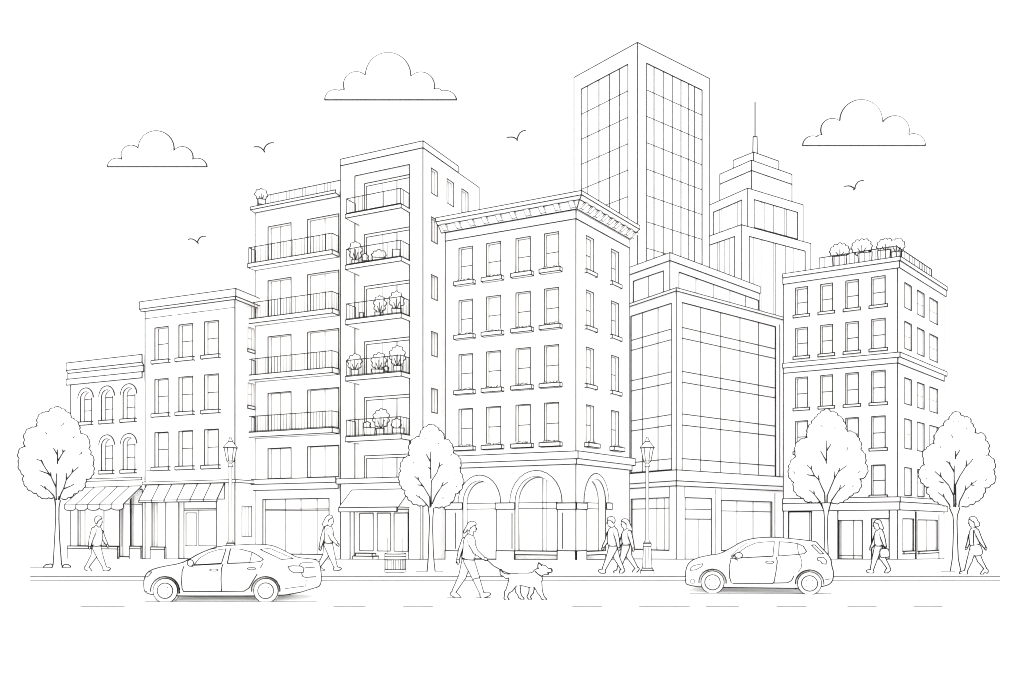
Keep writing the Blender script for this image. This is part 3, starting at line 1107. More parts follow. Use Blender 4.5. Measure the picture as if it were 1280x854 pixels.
def surface_net(fn, lo, hi, h):
    ax = [np.arange(lo[i] - 1.5 * h, hi[i] + 2.5 * h, h) for i in range(3)]
    X, Y, Z = np.meshgrid(*ax, indexing='ij')
    f = fn(X, Y, Z)
    nx, ny, nz = f.shape
    s = f < 0
    c = np.stack([s[i:nx - 1 + i, j:ny - 1 + j, k:nz - 1 + k] for i in (0, 1) for j in (0, 1) for k in (0, 1)])
    act = c.any(0) & ~c.all(0)
    I = np.argwhere(act)
    idx = -np.ones(act.shape, int)
    idx[tuple(I.T)] = np.arange(len(I))
    corners = np.array([(i, j, k) for i in (0, 1) for j in (0, 1) for k in (0, 1)])
    val = np.stack([f[tuple((I + o).T)] for o in corners], 1)
    acc = np.zeros((len(I), 3))
    cnt = np.zeros(len(I))
    for a in range(8):
        for b in range(a + 1, 8):
            if np.abs(corners[a] - corners[b]).sum() != 1:
                continue
            va, vb = val[:, a], val[:, b]
            m = (va < 0) != (vb < 0)
            t = np.where(m, va / np.where(m, va - vb, 1), 0)
            acc += np.where(m[:, None], corners[a] + (corners[b] - corners[a]) * t[:, None], 0)
            cnt += m
    loc = acc / cnt[:, None]
    org = np.array([a[0] for a in ax])
    V = org + (I + loc) * h
    Q = []
    for d in range(3):
        o = np.eye(3, dtype=int)
        e, u, v = o[d], o[(d + 1) % 3], o[(d + 2) % 3]
        sl = [slice(1, -1)] * 3
        sl[d] = slice(0, -1)
        a = s[tuple(sl)]
        sl2 = [slice(1, -1)] * 3
        sl2[d] = slice(1, None)
        b = s[tuple(sl2)]
        for m, flip in ((a & ~b, False), (~a & b, True)):
            J = np.argwhere(m)
            off = np.ones(3, int)
            off[d] = 0
            J = J + off
            q = [idx[tuple((J - w_).T)] for w_ in (u + v, v, 0 * u, u)]
            q = np.stack(q, 1)
            if flip:
                q = q[:, ::-1]
            Q.append(q)
    Q = np.concatenate(Q)
    Q = Q[(Q >= 0).all(1)]
    g = np.gradient(f, h)
    N = np.zeros_like(V)
    for o in corners:
        wt = np.prod(np.where(o, loc, 1 - loc), 1)
        p = tuple(np.minimum(I + o, np.array(f.shape) - 1).T)
        N += np.stack([gg[p] for gg in g], 1) * wt[:, None]
    N /= np.maximum(np.linalg.norm(N, axis=1), 1e-9)[:, None]
    return V, Q, N


class Form:
    """builds rounded things in a drawing frame: x right, y DOWN (frame pixels), z away from the viewer, all in pixels at depth Y"""

    def __init__(s, Y, o=(0, 0), k=1.0, yaw=0, pivot=(0, 0), face=None, xs=1.0):
        s.Y, s.o, s.k = Y, o, k
        s.s = Y / F
        s.xs = xs
        if face is not None:              # stand the thing square to the street corner it is seen from
            t = math.atan((face - CX) / F)
            yaw, pivot, s.xs = -t, (face, 0), math.cos(t)
        s.yaw, s.pivot = yaw, pivot
        s.w = LW * 1.3 * Y / F

    def world(s, V):
        """from local drawing units to the world"""
        V = np.asarray(V, float)
        px = s.o[0] + V[..., 0] / s.k
        py = s.o[1] + V[..., 1] / s.k
        x = (px - CX) * s.s
        zz = E - (py - HZ) * s.s
        y = s.Y + V[..., 2] / s.k * s.s
        if s.yaw:
            cx = (s.pivot[0] - CX) * s.s
            cy = s.Y + s.pivot[1] * s.s
            c, n = math.cos(s.yaw), math.sin(s.yaw)
            dx = (x - cx) * s.xs
            x, y = cx + dx * c - (y - cy) * n, cy + dx * n + (y - cy) * c
        return np.stack([x, y, zz], -1)

    def wpt(s, x, y, z=0):
        return Vector(s.world(np.array([x, y, z])))

    def solid(s, fn, lo, hi, h, mb, mat=0, contour=1.15, keep=None, ink=1):
        V, Q, N = surface_net(fn, lo, hi, h)
        Wv = s.world(V)
        # normals: local y is down, so flip; rotate with yaw
        n = N.copy()
        n[:, 1], n[:, 2] = N[:, 2], -N[:, 1]
        if s.yaw:
            c, q = math.cos(s.yaw), math.sin(s.yaw)
            n[:, 0] /= s.xs
            nx, ny = n[:, 0] * c - n[:, 1] * q, n[:, 0] * q + n[:, 1] * c
            n[:, 0], n[:, 1] = nx, ny
        mb.add(Wv.tolist(), Q.tolist(), mat)
        tri = np.concatenate([Q[:, [0, 1, 2]], Q[:, [0, 2, 3]]])
        if contour:
            g = ((Wv - np.array(CAM)) * n).sum(1)
            s.contour(mb, Wv, tri, g, contour, keep, V, ink)
        s.bvh = BVHTree.FromPolygons([Vector(v) for v in Wv.tolist()], Q.tolist())
        s.last = (V, Q, N)
        return s.bvh

    def contour(s, mb, Wv, tri, g, wt, keep, V, ink):
        gt = g[tri]
        sg = gt < 0
        mixed = sg.any(1) & ~sg.all(1)
        tri, gt, sg = tri[mixed], gt[mixed], sg[mixed]
        odd = np.where(sg.sum(1) == 1, sg.argmax(1), (~sg).argmax(1))
        r = np.arange(len(tri))
        ends = []
        for kx in (1, 2):
            j = (odd + kx) % 3
            a, b = tri[r, odd], tri[r, j]
            t = g[a] / (g[a] - g[b])
            ends.append(Wv[a] + (Wv[b] - Wv[a]) * t[:, None])
        if keep is not None and len(tri):
            m = keep(V[tri[:, 0]])
            ends = [e[m] for e in ends]
        if len(ends[0]):
            mb.bars(ends[0], ends[1], s.w * wt, ink)

    def ray(s, x, y, bvh=None):
        px, py = s.o[0] + x / s.k, s.o[1] + y / s.k
        d = Vector((px - CX, F, HZ - py)).normalized()
        best = (None, None, None, None)
        for b in (bvh if isinstance(bvh, (list, tuple)) else [bvh or s.bvh]):
            h = b.ray_cast(CAM, d)
            if h[0] is not None and (best[0] is None or h[3] < best[3]):
                best = h
        return best

    def draw(s, mb, pts, wt=.8, bvh=None, step=3.0, off=0, mat=1, closed=False):
        """a drawn line lying on the surface, given by drawing coordinates"""
        pts = list(pts)
        if closed:
            pts.append(pts[0])
        out = []
        for a, b in zip(pts, pts[1:]):
            n = max(1, int(math.dist(a, b) / step))
            for i in range(n):
                t = i / n
                out.append((a[0] + (b[0] - a[0]) * t, a[1] + (b[1] - a[1]) * t))
        out.append(pts[-1])
        prev = None
        for x, y in out:
            h = s.ray(x, y, bvh)
            q = None
            if h[0] is not None:
                q = h[0] + h[1] * off if h[1].dot(h[0] - CAM) < 0 else h[0] - h[1] * off
                if prev is not None and (prev - q).length < .35:
                    mb.bar(prev, q, s.w * wt, mat, sides=4)
            prev = q

    def patch(s, mb, poly, off=.006, step=6.0, mat=2, wt=.8, bvh=None):
        """a panel following the surface inside a drawn outline, standing off it, with a drawn edge"""
        xs = [p[0] for p in poly]
        ys = [p[1] for p in poly]
        gx = np.arange(min(xs), max(xs) + step, step)
        gy = np.arange(min(ys), max(ys) + step, step)
        X, Y = np.meshgrid(gx, gy, indexing='ij')
        ins = poly_sdf(poly, X, Y) < step * .35
        idx = {}
        V = []
        for i in range(len(gx)):
            for j in range(len(gy)):
                if ins[i, j]:
                    h = s.ray(gx[i], gy[j], bvh)
                    if h[0] is not None:
                        nn = h[1] if h[1].dot(h[0] - CAM) < 0 else -h[1]
                        idx[i, j] = len(V)
                        V.append(h[0] + nn * off)
        Q = []
        for (i, j) in idx:
            q = [(i, j), (i + 1, j), (i + 1, j + 1), (i, j + 1)]
            if all(p in idx for p in q):
                Q.append([idx[p] for p in q])
        mb.add([tuple(v) for v in V], Q, mat)
        if wt:
            s.draw(mb, poly, wt, bvh, step=step * .7, off=off, closed=True)


def bounds(pts, pad, zr):
    a = np.asarray(pts, float)
    return (a[:, 0].min() - pad, a[:, 1].min() - pad, -zr), (a[:, 0].max() + pad, a[:, 1].max() + pad, zr)


def scallop(cusps, bulge=.28, n=5):
    """closed outline of bumps between cusp points (clockwise on screen)"""
    out = []
    for a, b in zip(cusps, cusps[1:] + cusps[:1]):
        a, b = np.array(a, float), np.array(b, float)
        d = b - a
        nrm = np.array([d[1], -d[0]])          # outward for a clockwise outline with y down
        for k in range(n):
            t = k / n
            out.append(tuple(a + d * t + nrm * (4 * bulge * t * (1 - t))))
    return out
# ================================================================ trees, plants, clouds, birds
def crown(mb, fm, poly, T, R, h, contour=.85, gap=None):
    lo, hi = bounds(poly, 2, T + 1)
    fm.solid(lambda X, Y, Z: prim(('p', poly, 0, T, R), X, Y, Z) + LW * .4 * fm.k, lo, hi, h, mb, 0, 0)
    for a, c in zip(poly, poly[1:] + poly[:1]):
        if not (gap and gap[0] < (a[0] + c[0]) / 2 < gap[1] and a[1] > gap[2]):
            mb.bar(fm.wpt(*a, 0), fm.wpt(*c, 0), fm.w * contour)


def limb(mb, fm, pts, r0, r1, mat=1, off=.02):
    """a branch lying on the front of the crown"""
    q = []
    for a, b in zip(pts, pts[1:]):
        n = max(1, int(math.dist(a, b) / 4))
        q += [(a[0] + (b[0] - a[0]) * i / n, a[1] + (b[1] - a[1]) * i / n) for i in range(n)]
    q.append(pts[-1])
    prev = None
    for i, (x, y) in enumerate(q):
        h = fm.ray(x, y)
        p = h[0] if h[0] is not None else fm.wpt(x, y, -2)
        t = i / max(1, len(q) - 1)
        if prev is not None:
            mb.bar(prev, p, fm.w * (r0 + (r1 - r0) * t), mat, 5)
        prev = p


def tree(label, Y, org, k, cusps, trunk, limbs, ticks, base_py):
    """org, k: the drawing frame; cusps: crown outline; trunk: (left polyline, right polyline)"""
    fm = Form(Y, org, k, face=org[0] + sum(p[0] for p in cusps) / len(cusps) / k)
    bx = sum(p[0] for p in (trunk[0][-1], trunk[1][-1])) / 2
    foot = fm.wpt(bx, trunk[0][-1][1])
    root = thing('street_tree', label, 'tree', Vector((foot.x, foot.y, gz(foot.y))), 'street trees along the pavement')
    poly = scallop(cusps, .26, 5)
    m = MB(fm.w)
    wd = max(p[0] for p in cusps) - min(p[0] for p in cusps)
    crown(m, fm, poly, wd * .32, wd * .42, wd / 62, gap=(trunk[0][0][0] - 12, trunk[1][0][0] + 12, 700))
    bv = fm.bvh
    # leaf ticks: short curved strokes on the foliage
    for x, y, dx, dy in ticks:
        fm.draw(m, [(x, y), (x + dx * .5 + dy * .15, y + dy * .5 - dx * .15), (x + dx, y + dy)], .6, bv)
    m.build('crown', root, smooth=True)
    # trunk: round, tapered, flaring at the foot
    m = MB(fm.w)
    L, R = trunk
    ys = sorted({p[1] for p in L} | {p[1] for p in R})
    xi = lambda pl, y: float(np.interp(y, [p[1] for p in pl], [p[0] for p in pl]))
    rings = []
    ns = 14
    for y in ys:
        a, c = xi(L, y), xi(R, y)
        cx, r = (a + c) / 2, (c - a) / 2 - LW * .3 * k
        zoff = -wd * .0
        rings.append([fm.wpt(cx + r * math.cos(t), y, zoff + r * math.sin(t)) for t in [2 * math.pi * q / ns for q in range(ns)]])
    for r0, r1 in zip(rings, rings[1:]):
        for q in range(ns):
            m.poly([r0[q], r0[(q + 1) % ns], r1[(q + 1) % ns], r1[q]])
    m.poly(rings[-1])
    m.line([fm.wpt(xi(L, y), y, 0) for y in ys], fm.w * .95)
    m.line([fm.wpt(xi(R, y), y, 0) for y in ys], fm.w * .95)
    m.build('trunk', root)
    fm.bvh = bv
    for pts in limbs:
        m = MB(fm.w)
        limb(m, fm, pts, 1.0, .7)
        m.build('branch', root)
    return fm, root


# crown outlines as cusp points, clockwise from the top, in enlarged drawing units
T1 = [(325, 118), (383, 120), (413, 138), (450, 183), (478, 195), (500, 228), (510, 262), (510, 298), (545, 296), (572, 322), (580, 355), (575, 395), (590, 440),
      (612, 462), (608, 490), (606, 518), (613, 556), (602, 588), (555, 615), (548, 648), (540, 682), (505, 700), (470, 722), (430, 748), (380, 757), (325, 750), (290, 752), (258, 756),
      (230, 748), (208, 722), (170, 708), (138, 680), (118, 650), (122, 600), (96, 570), (84, 520), (88, 484), (82, 440), (110, 405), (132, 400), (124, 350), (130, 300), (160, 270), (190, 262),
      (212, 252), (212, 225), (216, 192), (238, 162), (262, 152), (292, 148)]
tree('round-crowned street tree with a bed of low plants at its foot, at the far left', depth_of(710), (10, 490), 5.6917, T1,
     ([(336, 770), (340, 820), (340, 900), (333, 1040), (322, 1230), (314, 1252)], [(372, 770), (362, 820), (361, 900), (366, 1040), (380, 1225), (388, 1252)]),
     [[(338, 800), (330, 745), (290, 700), (230, 662)], [(268, 692), (262, 668)], [(345, 790), (342, 680), (305, 600), (265, 540), (235, 490), (205, 480)], [(300, 595), (285, 582), (225, 560)], [(305, 600), (304, 572)],
      [(250, 515), (238, 482)], [(342, 680), (345, 580)], [(358, 790), (375, 730), (395, 690), (415, 625), (460, 570), (500, 535)], [(415, 625), (414, 575)], [(455, 572), (462, 545)],
      [(395, 690), (450, 668), (470, 655)], [(352, 512), (352, 410)], [(352, 448), (322, 398)], [(356, 490), (392, 430), (408, 413)], [(392, 430), (388, 410)], [(358, 775), (362, 740)]],
     [(262, 285, 15, 18), (378, 240, 10, -6), (392, 232, 6, -8), (462, 330, 14, -12), (508, 447, 18, -10), (522, 438, 5, -14)], 710)
T2 = [(720, 208), (765, 192), (790, 205), (815, 235), (838, 248), (852, 275), (850, 305), (875, 302), (902, 325), (916, 355), (918, 408), (945, 418), (968, 440), (980, 480), (972, 518), (975, 552), (992, 590), (992, 650), (970, 695), (935, 715),
      (932, 745), (905, 780), (872, 808), (835, 812), (800, 818), (765, 806), (720, 795), (680, 805), (650, 798), (605, 772), (578, 742), (560, 690), (530, 660), (518, 622), (515, 580), (530, 545), (525, 510), (540, 470),
      (565, 440), (600, 433), (592, 385), (600, 335), (630, 298), (668, 285), (676, 255), (690, 228)]
tree('street tree before the gap between the balcony tower and the arched corner building', depth_of(714.5), (415, 500), 6.1, T2,
     ([(735, 830), (745, 900), (742, 1000), (738, 1100), (735, 1200), (726, 1308)], [(775, 825), (768, 900), (767, 1000), (770, 1100), (774, 1200), (786, 1308)]),
     [[(742, 850), (735, 815), (690, 760), (640, 725)], [(670, 745), (666, 735)], [(748, 820), (745, 740), (700, 665), (660, 610), (630, 582)], [(660, 610), (656, 585)], [(700, 660), (675, 650), (652, 648)],
      [(755, 810), (757, 620), (800, 555), (815, 510), (845, 488)], [(815, 515), (822, 475)], [(765, 790), (790, 730), (835, 660), (885, 625)], [(835, 660), (848, 625)], [(753, 600), (752, 395)], [(750, 470), (718, 412)], [(752, 530), (735, 512)]],
     [(615, 485, 16, -12), (705, 290, 8, 8), (805, 340, 12, -10), (735, 245, 14, 0), (905, 428, 10, -12), (838, 752, 14, -6), (940, 565, 8, 8), (945, 662, 10, -2)], 714.5)
T3 = [(335, 82), (362, 70), (382, 95), (418, 98), (440, 128), (470, 142), (478, 170), (496, 190), (495, 225), (510, 250), (555, 258), (585, 290), (603, 322), (612, 362), (605, 392), (632, 410), (645, 450), (640, 490), (658, 530), (655, 570),
      (600, 605), (612, 640), (605, 680), (560, 712), (525, 735), (490, 765), (455, 782), (420, 788), (385, 768), (340, 772), (302, 770), (270, 782), (235, 770), (205, 775), (180, 745), (150, 732), (120, 705), (102, 660), (108, 620), (80, 600), (65, 560), (68, 520),
      (75, 480), (100, 445), (130, 432), (115, 390), (115, 350), (140, 312), (185, 295), (212, 285), (208, 245), (215, 210), (240, 180), (260, 145), (282, 125), (305, 102)]
tree('broad street tree standing behind the hatchback, before the terrace-roofed corner building', depth_of(712.6), (975, 500), 6.1, T3,
     ([(318, 790), (335, 850), (340, 900), (340, 1050), (336, 1200), (325, 1298)], [(385, 790), (368, 850), (362, 900), (362, 1050), (368, 1200), (380, 1298)]),
     [[(338, 850), (300, 770), (262, 720), (222, 685)], [(262, 720), (258, 692)], [(345, 820), (340, 710), (295, 610), (262, 575), (240, 530), (205, 495)], [(240, 530), (240, 502)], [(262, 580), (205, 570)], [(297, 610), (294, 575)],
      [(358, 780), (360, 730), (415, 600), (445, 548), (508, 502)], [(445, 548), (455, 520)], [(415, 598), (413, 545)], [(370, 850), (392, 770), (445, 690), (495, 650)], [(450, 690), (462, 650)], [(354, 485), (352, 465), (310, 390)], [(355, 462), (357, 310)], [(357, 388), (390, 335)]],
     [(315, 195, 8, 12), (415, 218, 12, -5), (210, 362, 10, -4), (500, 388, 14, -8), (516, 375, 0, -14), (104, 545, 8, 18), (595, 558, 18, -14), (548, 662, 14, -8), (232, 380, 4, 4)], 712.6)
T4 = [(300, 85), (345, 62), (372, 92), (400, 108), (432, 110), (445, 150), (466, 180), (475, 232), (500, 236), (548, 245), (550, 292), (578, 310), (575, 350), (580, 385), (558, 405), (600, 420), (622, 455), (615, 510), (620, 545), (628, 585), (600, 620), (548, 640),
      (555, 660), (540, 690), (520, 725), (485, 742), (440, 768), (390, 780), (340, 772), (290, 770), (255, 775), (230, 768), (195, 745), (155, 720), (130, 690), (108, 650), (132, 630), (85, 605), (62, 568), (50, 530), (58, 490), (100, 460), (85, 430), (88, 405), (78, 370),
      (105, 340), (130, 315), (175, 303), (172, 262), (182, 220), (200, 198), (218, 170), (242, 165), (250, 135), (285, 122)]
tree('large street tree beside the woman in a skirt, at the far right', depth_of(714.2), (1140, 505), 6.1, T4,
     ([(285, 790), (312, 850), (318, 900), (314, 1050), (308, 1180), (292, 1277)], [(365, 790), (345, 850), (342, 900), (346, 1050), (352, 1180), (372, 1277)]),
     [[(312, 850), (285, 770), (245, 710), (198, 675)], [(245, 712), (240, 685)], [(320, 800), (318, 700), (280, 620), (225, 560), (175, 515)], [(222, 555), (215, 522)], [(240, 602), (205, 592)], [(322, 690), (322, 470)], [(322, 520), (285, 455), (262, 435)], [(290, 465), (288, 440)],
      [(333, 800), (333, 615), (365, 550), (410, 480), (450, 440), (465, 418)], [(412, 478), (418, 430)], [(345, 850), (365, 740), (405, 660), (450, 615), (492, 585)], [(405, 660), (412, 618)], [(448, 615), (475, 625)], [(448, 618), (458, 592)], [(332, 420), (332, 358)], [(332, 405), (365, 353)]],
     [(300, 235, 8, 25), (212, 325, 10, 10), (315, 132, 8, 0), (352, 133, 6, 2), (412, 186, 8, 8), (560, 588, 12, -14), (100, 503, 6, -8), (108, 568, 8, 4), (425, 722, 12, -10)], 714.2)

# low plants in the bed round the left tree
Yb = depth_of(709.5)
for x, y, r, lab in ((62, 708.6, 7.5, 'low rounded plant left of the far left tree trunk'), (83.2, 708.6, 5.2, 'low rounded plant right of the far left tree trunk')):
    fm = Form(Yb - .02, face=x)
    cus = [(x - r, y + 1.2), (x - r * .8, y - 1.4), (x - r * .2, y - 2.6), (x + r * .5, y - 2.2), (x + r, y + 1.2)]
    poly = scallop(cus[:-1] + [cus[-1]], .22, 4)[:-4] + [cus[-1]]
    m = MB(fm.w)
    crown(m, fm, poly, 2.2, 3, .4, .8)
    o = m.build('bed_plant', None, fm.wpt(x, y + 1.2), smooth=True)
    tag(o, lab, 'plant', 'plants round the left tree')


# ---------------------------------------------------------------- potted plants
def potted(label, cat, Y, bush, pot, group, n=9, stems=True, name='potted_plant', taper=.12):
    """bush: (x0, x1, y0, y1) of the foliage, pot: (x0, x1, y0, y1), frame pixels"""
    px0, px1, py0, py1 = pot
    fm = Form(Y, face=(px0 + px1) / 2)
    root = thing(name, label, cat, fm.wpt((px0 + px1) / 2, py1), group)
    m = MB(fm.w)
    r = (px1 - px0) / 2
    ins = r * taper
    dz = min(r * .9, 5)
    m.hexa([fm.wpt(px0 + ins, py1, -dz), fm.wpt(px1 - ins, py1, -dz), fm.wpt(px1 - ins, py1, dz), fm.wpt(px0 + ins, py1, dz),
            fm.wpt(px0, py0, -dz), fm.wpt(px1, py0, -dz), fm.wpt(px1, py0, dz), fm.wpt(px0, py0, dz)], w=fm.w * .7)
    m.build('pot', root)
    if bush:
        x0, x1, y0, y1 = bush
        cx, cy, rx, ry = (x0 + x1) / 2, (y0 + y1) / 2, (x1 - x0) / 2, (y1 - y0) / 2
        cus = []
        for i in range(n):
            t = -math.pi / 2 + 2 * math.pi * (i + .5) / n
            j = .9 + random.uniform(-.1, .06)
            pinch = 1 - .25 * max(0, math.sin(t)) if ry > rx * .8 else 1
            cus.append((cx + rx * j * math.cos(t) * pinch, cy + ry * j * math.sin(t)))
        poly = scallop(cus, .4, 5)
        m = MB(fm.w)
        crown(m, fm, poly, min(rx, ry) * .5, min(rx, ry) * .8, max(.35, rx / 18), .75)
        bv = fm.bvh
        if stems:
            base = (cx, y1 - .4)
            for e in ((cx, y0 + ry * .8), (cx - rx * .4, cy + ry * .15), (cx + rx * .42, cy + ry * .1)):
                fm.draw(m, [base, e], .65, bv, step=.8)
        m.build('foliage', root, smooth=True)
    return root


afl = APT1[0]
G = 'potted plants on the roofs and balconies'
Yp = afl.P(afl.u(324), 0, -.02).y
potted('round potted bush at the left end of the railed flat roof', 'potted plant', afl.P(afl.u(327), 0, .12).y, (318.8, 334.4, 236, 251), (322.4, 331.8, 250.4, 256.6), G, 8)
bfl, bfloors, bdd = BAL_B
ORD = ('topmost', 'second', 'third', 'fourth', 'lowest')


def bal(level, bush, pot, label, d=.35, **k):
    px = (pot[0] + pot[1]) / 2
    u = bfl.u(px, bdd * d)
    p = bfl.P(u, bfloors[level], bdd * d)
    # stand it on the slab: move the drawn rows so that the pot's foot meets the floor
    py = HZ + F * (E - p.z) / p.y
    dy = py - pot[3]
    bush = bush and (bush[0], bush[1], bush[2], bush[3] + dy)
    pot = (pot[0], pot[1], pot[2] + dy if bush else pot[2], py)
    potted(label, 'potted plant', p.y, bush, pot, G, **k)


bal(1, (437, 451.5, 301.5, 321.5), (439.6, 448.6, 321, 327.6), 'upright bush in a pot at the left end of the balcony second from the top', .6)
bal(1, (452.5, 460.5, 317, 324), (453, 460, 322.5, 328), 'tiny low bush right of the upright one on the balcony second from the top', .4, n=6, stems=False)
bal(1, (464, 483, 313.4, 321.5), (465, 482.5, 320.5, 326), 'wide low bush in a trough mid-way along the balcony second from the top', .5, n=8, stems=False)
bal(1, None, (490.5, 500, 313, 322), 'empty planter at the right of the balcony second from the top', .4)
bal(2, (467.4, 481.6, 369.2, 387), (468.4, 475.6, 386, 393), 'slim bush in a pot mid-way along the third balcony from the top', .5)
bal(2, (486.8, 504.6, 364.3, 385.5), (489.6, 502.4, 384.6, 392.5), 'large bush in a pot at the right of the third balcony from the top', .5, n=10)
bal(2, None, (449.5, 454.5, 391.5, 396.5), 'small empty pot at the left of the third balcony from the top', .5)
bal(3, (434.6, 452, 442.6, 461), (438.8, 448, 460.4, 469), 'bush in a pot at the left end of the fourth balcony from the top', .6)
bal(3, (464.6, 482.4, 441, 460.5), (464.4, 480.6, 459.6, 466.4), 'bush in a broad trough mid-way along the fourth balcony from the top', .5)
bal(3, (487, 506.2, 432.6, 456), (492, 502.8, 455, 464), 'tallest bush at the right of the fourth balcony from the top', .5, n=11)
bal(3, (479.6, 485.6, 457.5, 463), (480, 485.2, 461.5, 466), 'tiny low bush between the two larger right-hand bushes of the fourth balcony', .4, n=6, stems=False)
bal(4, (465.8, 486.6, 511, 533.5), (470.2, 480.2, 532.6, 541.5), 'bush in a square pot mid-way along the lowest balcony', .5, n=11)
bal(4, (489.5, 501.5, 523, 533), (490.4, 505.4, 531.6, 540), 'low leafy bush in a wide box at the right of the lowest balcony', .4, n=7, stems=False)
bal(4, (454.4, 463, 527, 534), (454.6, 469, 532.4, 543), 'low bush in a wide box at the left of the lowest balcony', .5, n=6, stems=False)
rfl, rz = ROOF7
for bush, pot, lab in (((1037, 1062.6, 304.8, 322.5), (1040.5, 1058.5, 321.5, 333), 'leftmost of the round bushes on the right-hand roof terrace'),
                       ((1064, 1090.4, 298.3, 318.5), (1072.4, 1090.2, 317.2, 329), 'second bush from the left on the right-hand roof terrace'),
                       ((1096, 1118, 298.4, 315.5), (1097, 1113, 314.2, 326), 'third bush from the left, partly behind the corner bush of the right-hand roof terrace'),
                       ((1110, 1131.8, 298.2, 318), (1114, 1126, 316, 324), 'bush at the corner of the right-hand roof terrace, rightmost of the four')):
    u = rfl.u(pot[0] + 8, -.5)
    p = rfl.P(min(u, rfl.L - .35), rz, -.55)
    py = HZ + F * (E - p.z) / p.y
    potted(lab, 'potted plant', p.y + (.1 if 'third' in lab else 0), bush, (pot[0], pot[1], pot[2], py), 'bushes on the right-hand roof terrace', 12 if bush[0] < 1095 else 11)


# ---------------------------------------------------------------- clouds and birds
def arcs(start, segs):
    """outline through points with circular-ish bumps: segs = [(x, y, bulge)]"""
    out = [start]
    p = np.array(start, float)
    for x, y, bu in segs:
        q = np.array((x, y), float)
        d = q - p
        nrm = np.array([d[1], -d[0]])
        # arc of sagitta bu * chord
        if abs(bu) < 1e-3:
            out.append((x, y))
        else:
            L = np.linalg.norm(d)
            sg = bu * L
            R = (L * L / 4 + sg * sg) / (2 * sg)
            mid = (p + q) / 2 + nrm / L * (sg - R)
            a0 = math.atan2(p[1] - mid[1], p[0] - mid[0])
            a1 = math.atan2(q[1] - mid[1], q[0] - mid[0])
            if a1 < a0:
                a1 += 2 * math.pi
            for k in range(1, 19):
                a = a0 + (a1 - a0) * k / 18
                out.append((mid[0] + R * math.cos(a), mid[1] + R * math.sin(a)))
        p = q
    return out


CL = [('smallest cloud, floating above the low shops on the left', (120, 150), 8.533, (122, 500),
       [(280, 424, .27), (452, 302, .42), (833, 330, .52), (1033, 424, .40), (1185, 500, .27)]),
      ('widest cloud, floating above the tallest apartment building', (390, 50), 6.4, (102, 480),
       [(220, 408, .27), (262, 402, .2), (428, 286, .42), (790, 296, .52), (976, 396, .40), (1038, 410, .2), (1158, 480, .22)]),
      ('cloud floating at the right above the terrace-roofed corner building', (990, 110), 7.111, (94, 514),
       [(218, 437, .27), (268, 424, .2), (424, 298, .42), (803, 308, .52), (1034, 418, .44), (1184, 514, .27)])]
for lab, org, k, st, segs in CL:
    fm = Form(420, org, k)
    poly = arcs(st, segs)
    m = MB(fm.w)
    lo, hi = bounds(poly, 6, 90)
    fm.solid(lambda X, Y, Z: prim(('p', poly, 0, 75, 190), X, Y, Z) + LW * .4 * k, lo, hi, 9, m, 0, 0)
    m.line([fm.wpt(x, y) for x, y in poly], fm.w * .9, True)
    o = m.build('cloud', None, fm.wpt((st[0] + segs[-1][0]) / 2, st[1]), smooth=True)
    tag(o, lab, 'cloud', 'clouds in the sky')

BD = [('bird with raised wings flying just left above the railed flat roof', (305, 150), 17.08, [(205, 580), (250, 571), (315, 573), (370, 602), (420, 650)], [(420, 650), (440, 590), (480, 535), (540, 497), (590, 486), (642, 489)]),
      ('bird flying between the widest cloud and the glass tower', (625, 150), 21.36, [(175, 480), (225, 460), (300, 457), (370, 465), (458, 522)], [(458, 522), (485, 420), (540, 335), (610, 292), (650, 285), (700, 288)]),
      ('lowest bird, flying over the low shops at the left', (225, 280), 21.36, [(215, 418), (270, 396), (330, 402), (400, 436), (460, 490)], [(460, 490), (490, 420), (545, 355), (600, 332), (640, 329), (690, 330)]),
      ('bird flying right of the stepped tower, below the right cloud', (1045, 210), 21.36, [(220, 502), (270, 484), (330, 478), (400, 490), (500, 555)], [(500, 555), (525, 460), (580, 380), (640, 348), (700, 331), (748, 330)])]
for lab, org, k, wl, wr in BD:
    fm = Form(70, org, k)
    root = thing('bird', lab, 'bird', fm.wpt(*wl[-1]), 'birds in the sky')
    for nm, pts, zz in (('wing', wl, 1), ('wing', wr, -1)):
        m = MB(fm.w)
        q = smooth_poly(pts, 0)
        n = len(pts) - 1
        for i, (a, c) in enumerate(zip(pts, pts[1:])):
            t = (i + .5) / n
            wt = .72 + (.25 * t if nm == 'wing' and pts is wl else .25 * (1 - t))
            m.bar(fm.wpt(a[0], a[1], 0), fm.wpt(c[0], c[1], 0), fm.w * wt, 1)
            # trailing edge of the wing, swept back
        for (a, c) in zip(pts, pts[1:]):
            m.poly([fm.wpt(*a, 0), fm.wpt(*c, 0), fm.wpt(c[0], c[1], 60), fm.wpt(a[0], a[1], 60)])
        m.build(nm, root)
    m = MB(fm.w)
    x, y = wl[-1]
    m.bar(fm.wpt(x, y, -25), fm.wpt(x, y + 4, 70), fm.w * 1.0, 1, 6)
    m.build('body', root)
